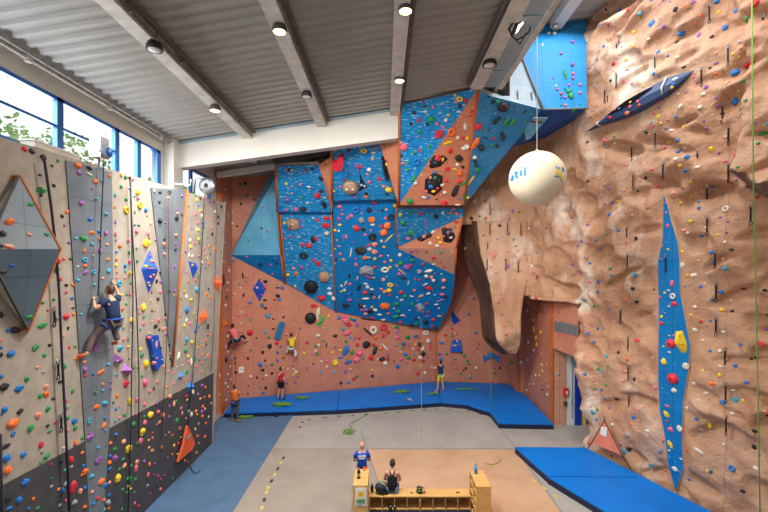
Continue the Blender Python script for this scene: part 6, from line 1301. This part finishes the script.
def describe(h_, pool, noun, used, colour=True):
    z = zone(h_['key']); best = None
    for ph, lx, ly in LMK[z]:
        ang = math.atan2(ly-h_['py'], h_['px']-lx); sec = int(round(ang/(math.pi/4))) % 8; d = math.hypot(h_['px']-lx, h_['py']-ly)
        rk = 0
        for o_ in pool:
            if o_ is h_ or o_['c'] != h_['c'] or zone(o_['key']) != z: continue
            d2 = math.hypot(o_['px']-lx, o_['py']-ly)
            if d2 < d and int(round(math.atan2(ly-o_['py'], o_['px']-lx)/(math.pi/4))) % 8 == sec: rk += 1
        if rk < 8 and (best is None or (rk*22+d*.5) < best[0]): best = (rk*22+d*.5, rk, sec, ph)
    if not best: return None
    cn = HC[h_['c']][0]+' ' if colour else ''
    t = f"{RANK[best[1]]} {cn}{noun} {DIR[best[2]]} {best[3]}"
    return t+', '+ZN[z] if len(re.findall(r"[\w'-]+", t+' '+ZN[z])) <= 16 else t
used = set(); stuff = []; mcache = {}
GROUP = dict(L='climbing holds on the grey wall', B='climbing holds on the pink wall', O='climbing holds on the blue overhang', U='climbing holds on the high bulge', S='climbing holds on the pink side wall', R='climbing holds on the rock walls', I='climbing holds on the blue leaf panel', K='climbing holds on the navy kayak')
nind = 0
for i, h_ in enumerate(HOLDS):
    M_ = xf(h_, i); kind = 'd' if h_['d'] else 'b'; var = hr_.randrange(9)
    lab = describe(h_, HOLDS, 'hold' if not h_['d'] else 'ring hold', used) if nind < NIND else None
    if lab and lab not in used:
        used.add(lab); nind += 1
        k_ = (kind, var, h_['c'])
        if k_ not in mcache:
            vs, fs = hold_base(kind, var, 3); me = bpy.data.meshes.new('climbing_hold'); me.from_pydata([tuple(v) for v in vs], [], fs)
            for p in me.polygons: p.use_smooth = True
            me.materials.append(MATS['hold_'+h_['c']]); mcache[k_] = me
        o = bpy.data.objects.new('climbing_hold', mcache[k_]); C.objects.link(o); o.matrix_world = M_
        tag(o, lab, 'climbing hold', GROUP[zone(h_['key'])])
        if nind <= 110 and kind == 'b':   # visible fixing bolt
            if 'bolt' not in mcache:
                mb = MB().lathe([(.13,-.03),(.13,.02),(.07,.03),(.07,0)], (0,0,0), 0, 10); bmesh.ops.recalc_face_normals(mb.bm, faces=mb.bm.faces)
                me = bpy.data.meshes.new('bolt'); mb.bm.to_mesh(me); mb.bm.free(); me.materials.append(MATS['black_matte']); mcache['bolt'] = me
            vs, fs = hold_base(kind, var, 3); zt = max(v.z for v in vs if abs(v.x) < .2 and abs(v.y) < .2)
            bo = bpy.data.objects.new('bolt', mcache['bolt']); C.objects.link(bo); bo.parent = o; bo.location = (0,0,zt)
    else: stuff.append((M_, kind, var, h_))
mb = MB(); cols = list(HC)
for M_, kind, var, h_ in stuff:
    vs, fs = hold_base(kind, var, 2); mb.faces([M_ @ v for v in vs], fs, cols.index(h_['c']), True)
o = mb.build('climbing_holds', ['hold_'+c for c in cols], None, fix=False)
tag(o, 'hundreds of small coloured climbing holds scattered over all the walls', 'climbing holds', None, 'stuff')
print('HOLDS', len(HOLDS), nind, len(stuff))

# ================================================================ QUICKDRAWS
QD = [(609,14),(617,45),(656,57),(608.5,97),(605.6,91),(617,76),(655.7,133),(633,147),(663.7,165),(634,176),(763,18),(729.5,48),(702.7,70),(708.6,7),(722,106),(689,122),(730,128),(698.5,154),(730,166),(707,187),(751.5,207),(707.6,219),(716.4,253),(666.4,258),(717,285),(717,319),(726,351),(727,386),(727,419),(621,311),(629,340),(629,367),(629,395),(627.5,229),(628,256),(490,206),(490,225),(507.7,225),(521,225.6),(488,244),(506,244),(487,261),(506,261),(518,263),(517,94),(531,95),(52,311),(56,364),(59,417)]
qs = []
for x, y in QD:
    q = hit(x, y-2)
    if q: qs.append(dict(px=x, py=y, c='k', key=q[2], loc=q[0], n=q[1]))
for h_ in qs:
    lab = describe(h_, qs, 'quickdraw', used, False); s = .5 if zone(h_['key']) in 'RIK' else .32
    if not lab or lab in used: continue
    used.add(lab); p = h_['loc']+h_['n']*.05
    r = root('quickdraw', p, lab.replace('quickdraw', 'black quickdraw'), 'quickdraw', 'quickdraws hanging on the walls')
    ring = lambda c: [c+V((h_['n'].y*-.035*math.cos(a), h_['n'].x*.035*math.cos(a), .06*math.sin(a))) for a in [i*math.pi/5 for i in range(10)]]
    MB().tube(ring(p), .012, 0, 5, True).build('carabiner', 'metal', r); MB().tube(ring(p-V((0,0,s))), .012, 0, 5, True).build('carabiner', 'black_gloss', r)
    MB().box(p-V((0,0,s/2)), (.03,.03,s*.8)).build('sling', 'black_matte', r)
# ================================================================ LIGHT AND CAMERA
gp = poly('ground_outside', [(-60,-30,-.3),(-9.2,-30,-.3),(-9.2,60,-.3),(-60,60,-.3)], 'floor_grey', .1)
wd = bpy.data.worlds.new('sky'); bpy.context.scene.world = wd; wd.use_nodes = True
bgn = wd.node_tree.nodes['Background']; bgn.inputs[0].default_value = (.93,.97,1,1); bgn.inputs[1].default_value = 1.9
def area(name, loc, rot, sx, sy, e, col):
    l = bpy.data.lights.new(name, 'AREA'); l.shape = 'RECTANGLE'; l.size = sx; l.size_y = sy; l.energy = e; l.color = col
    o = bpy.data.objects.new(name, l); C.objects.link(o); o.location = loc; o.rotation_euler = rot; return o
# daylight entering through the left windows
area('window_daylight', (-8.6,6,10.85), (0,math.radians(-78),0), 1.5, 17, 1300, (.93,.97,1))
# fill spots added along the beams and under the high roof, without fixtures
for x, y, z, e, tilt in ((-2.4,4.5,12,150,0),(.4,4.0,12,200,0),(.4,.5,12,200,0),(3.0,8.5,12.6,300,.4),(-2.4,9.0,12.2,2300,.62),(.4,9.5,12.6,2300,.62),(-5.3,11,11.8,1200,.6),(6.8,9.0,16.2,700,0),(6.8,13.0,16.2,500,0),(6.8,4.0,16.2,90,0)):
    l = bpy.data.lights.new('hall_lamp', 'SPOT'); l.energy = e; l.spot_size = 2.5; l.spot_blend = .8; l.shadow_soft_size = .3; l.color = (1,.97,.92)
    o = bpy.data.objects.new('hall_lamp', l); C.objects.link(o); o.location = (x,y,z); o.rotation_euler = (tilt,0,0)
area('skylight_daylight', (7.2,10.5,16.7), (0,0,0), 3.0, 10, 800, (.97,.98,1))  # unseen fill added under the closed upper roof for an inferred skylight
rw_ = MB()
for (x0,x1,z0,z1) in ((-9,-4,0,18),(1.5,13,0,18),(-4,1.5,0,7.6),(-4,1.5,12.2,18)): rw_.box(((x0+x1)/2,-3.1,(z0+z1)/2), (x1-x0,.2,z1-z0))
struct(rw_.build('wall_rear_blocker', 'white_paint'))  # unseen rear wall added to cut light, its opening shaped for that
cam = bpy.data.cameras.new('camera'); cam.sensor_width = 36; cam.lens = F/768*36; cam.shift_y = (HY-256)/768; cam.clip_end = 300
co = bpy.data.objects.new('camera', cam); C.objects.link(co); co.location = CAM; co.rotation_euler = (math.pi/2,0,0)
sc = bpy.context.scene; sc.camera = co
sc.view_settings.view_transform = 'Standard'; sc.view_settings.look = 'None'; sc.view_settings.gamma = 1; sc.view_settings.exposure = -0.5
sc.cycles.max_bounces = 8
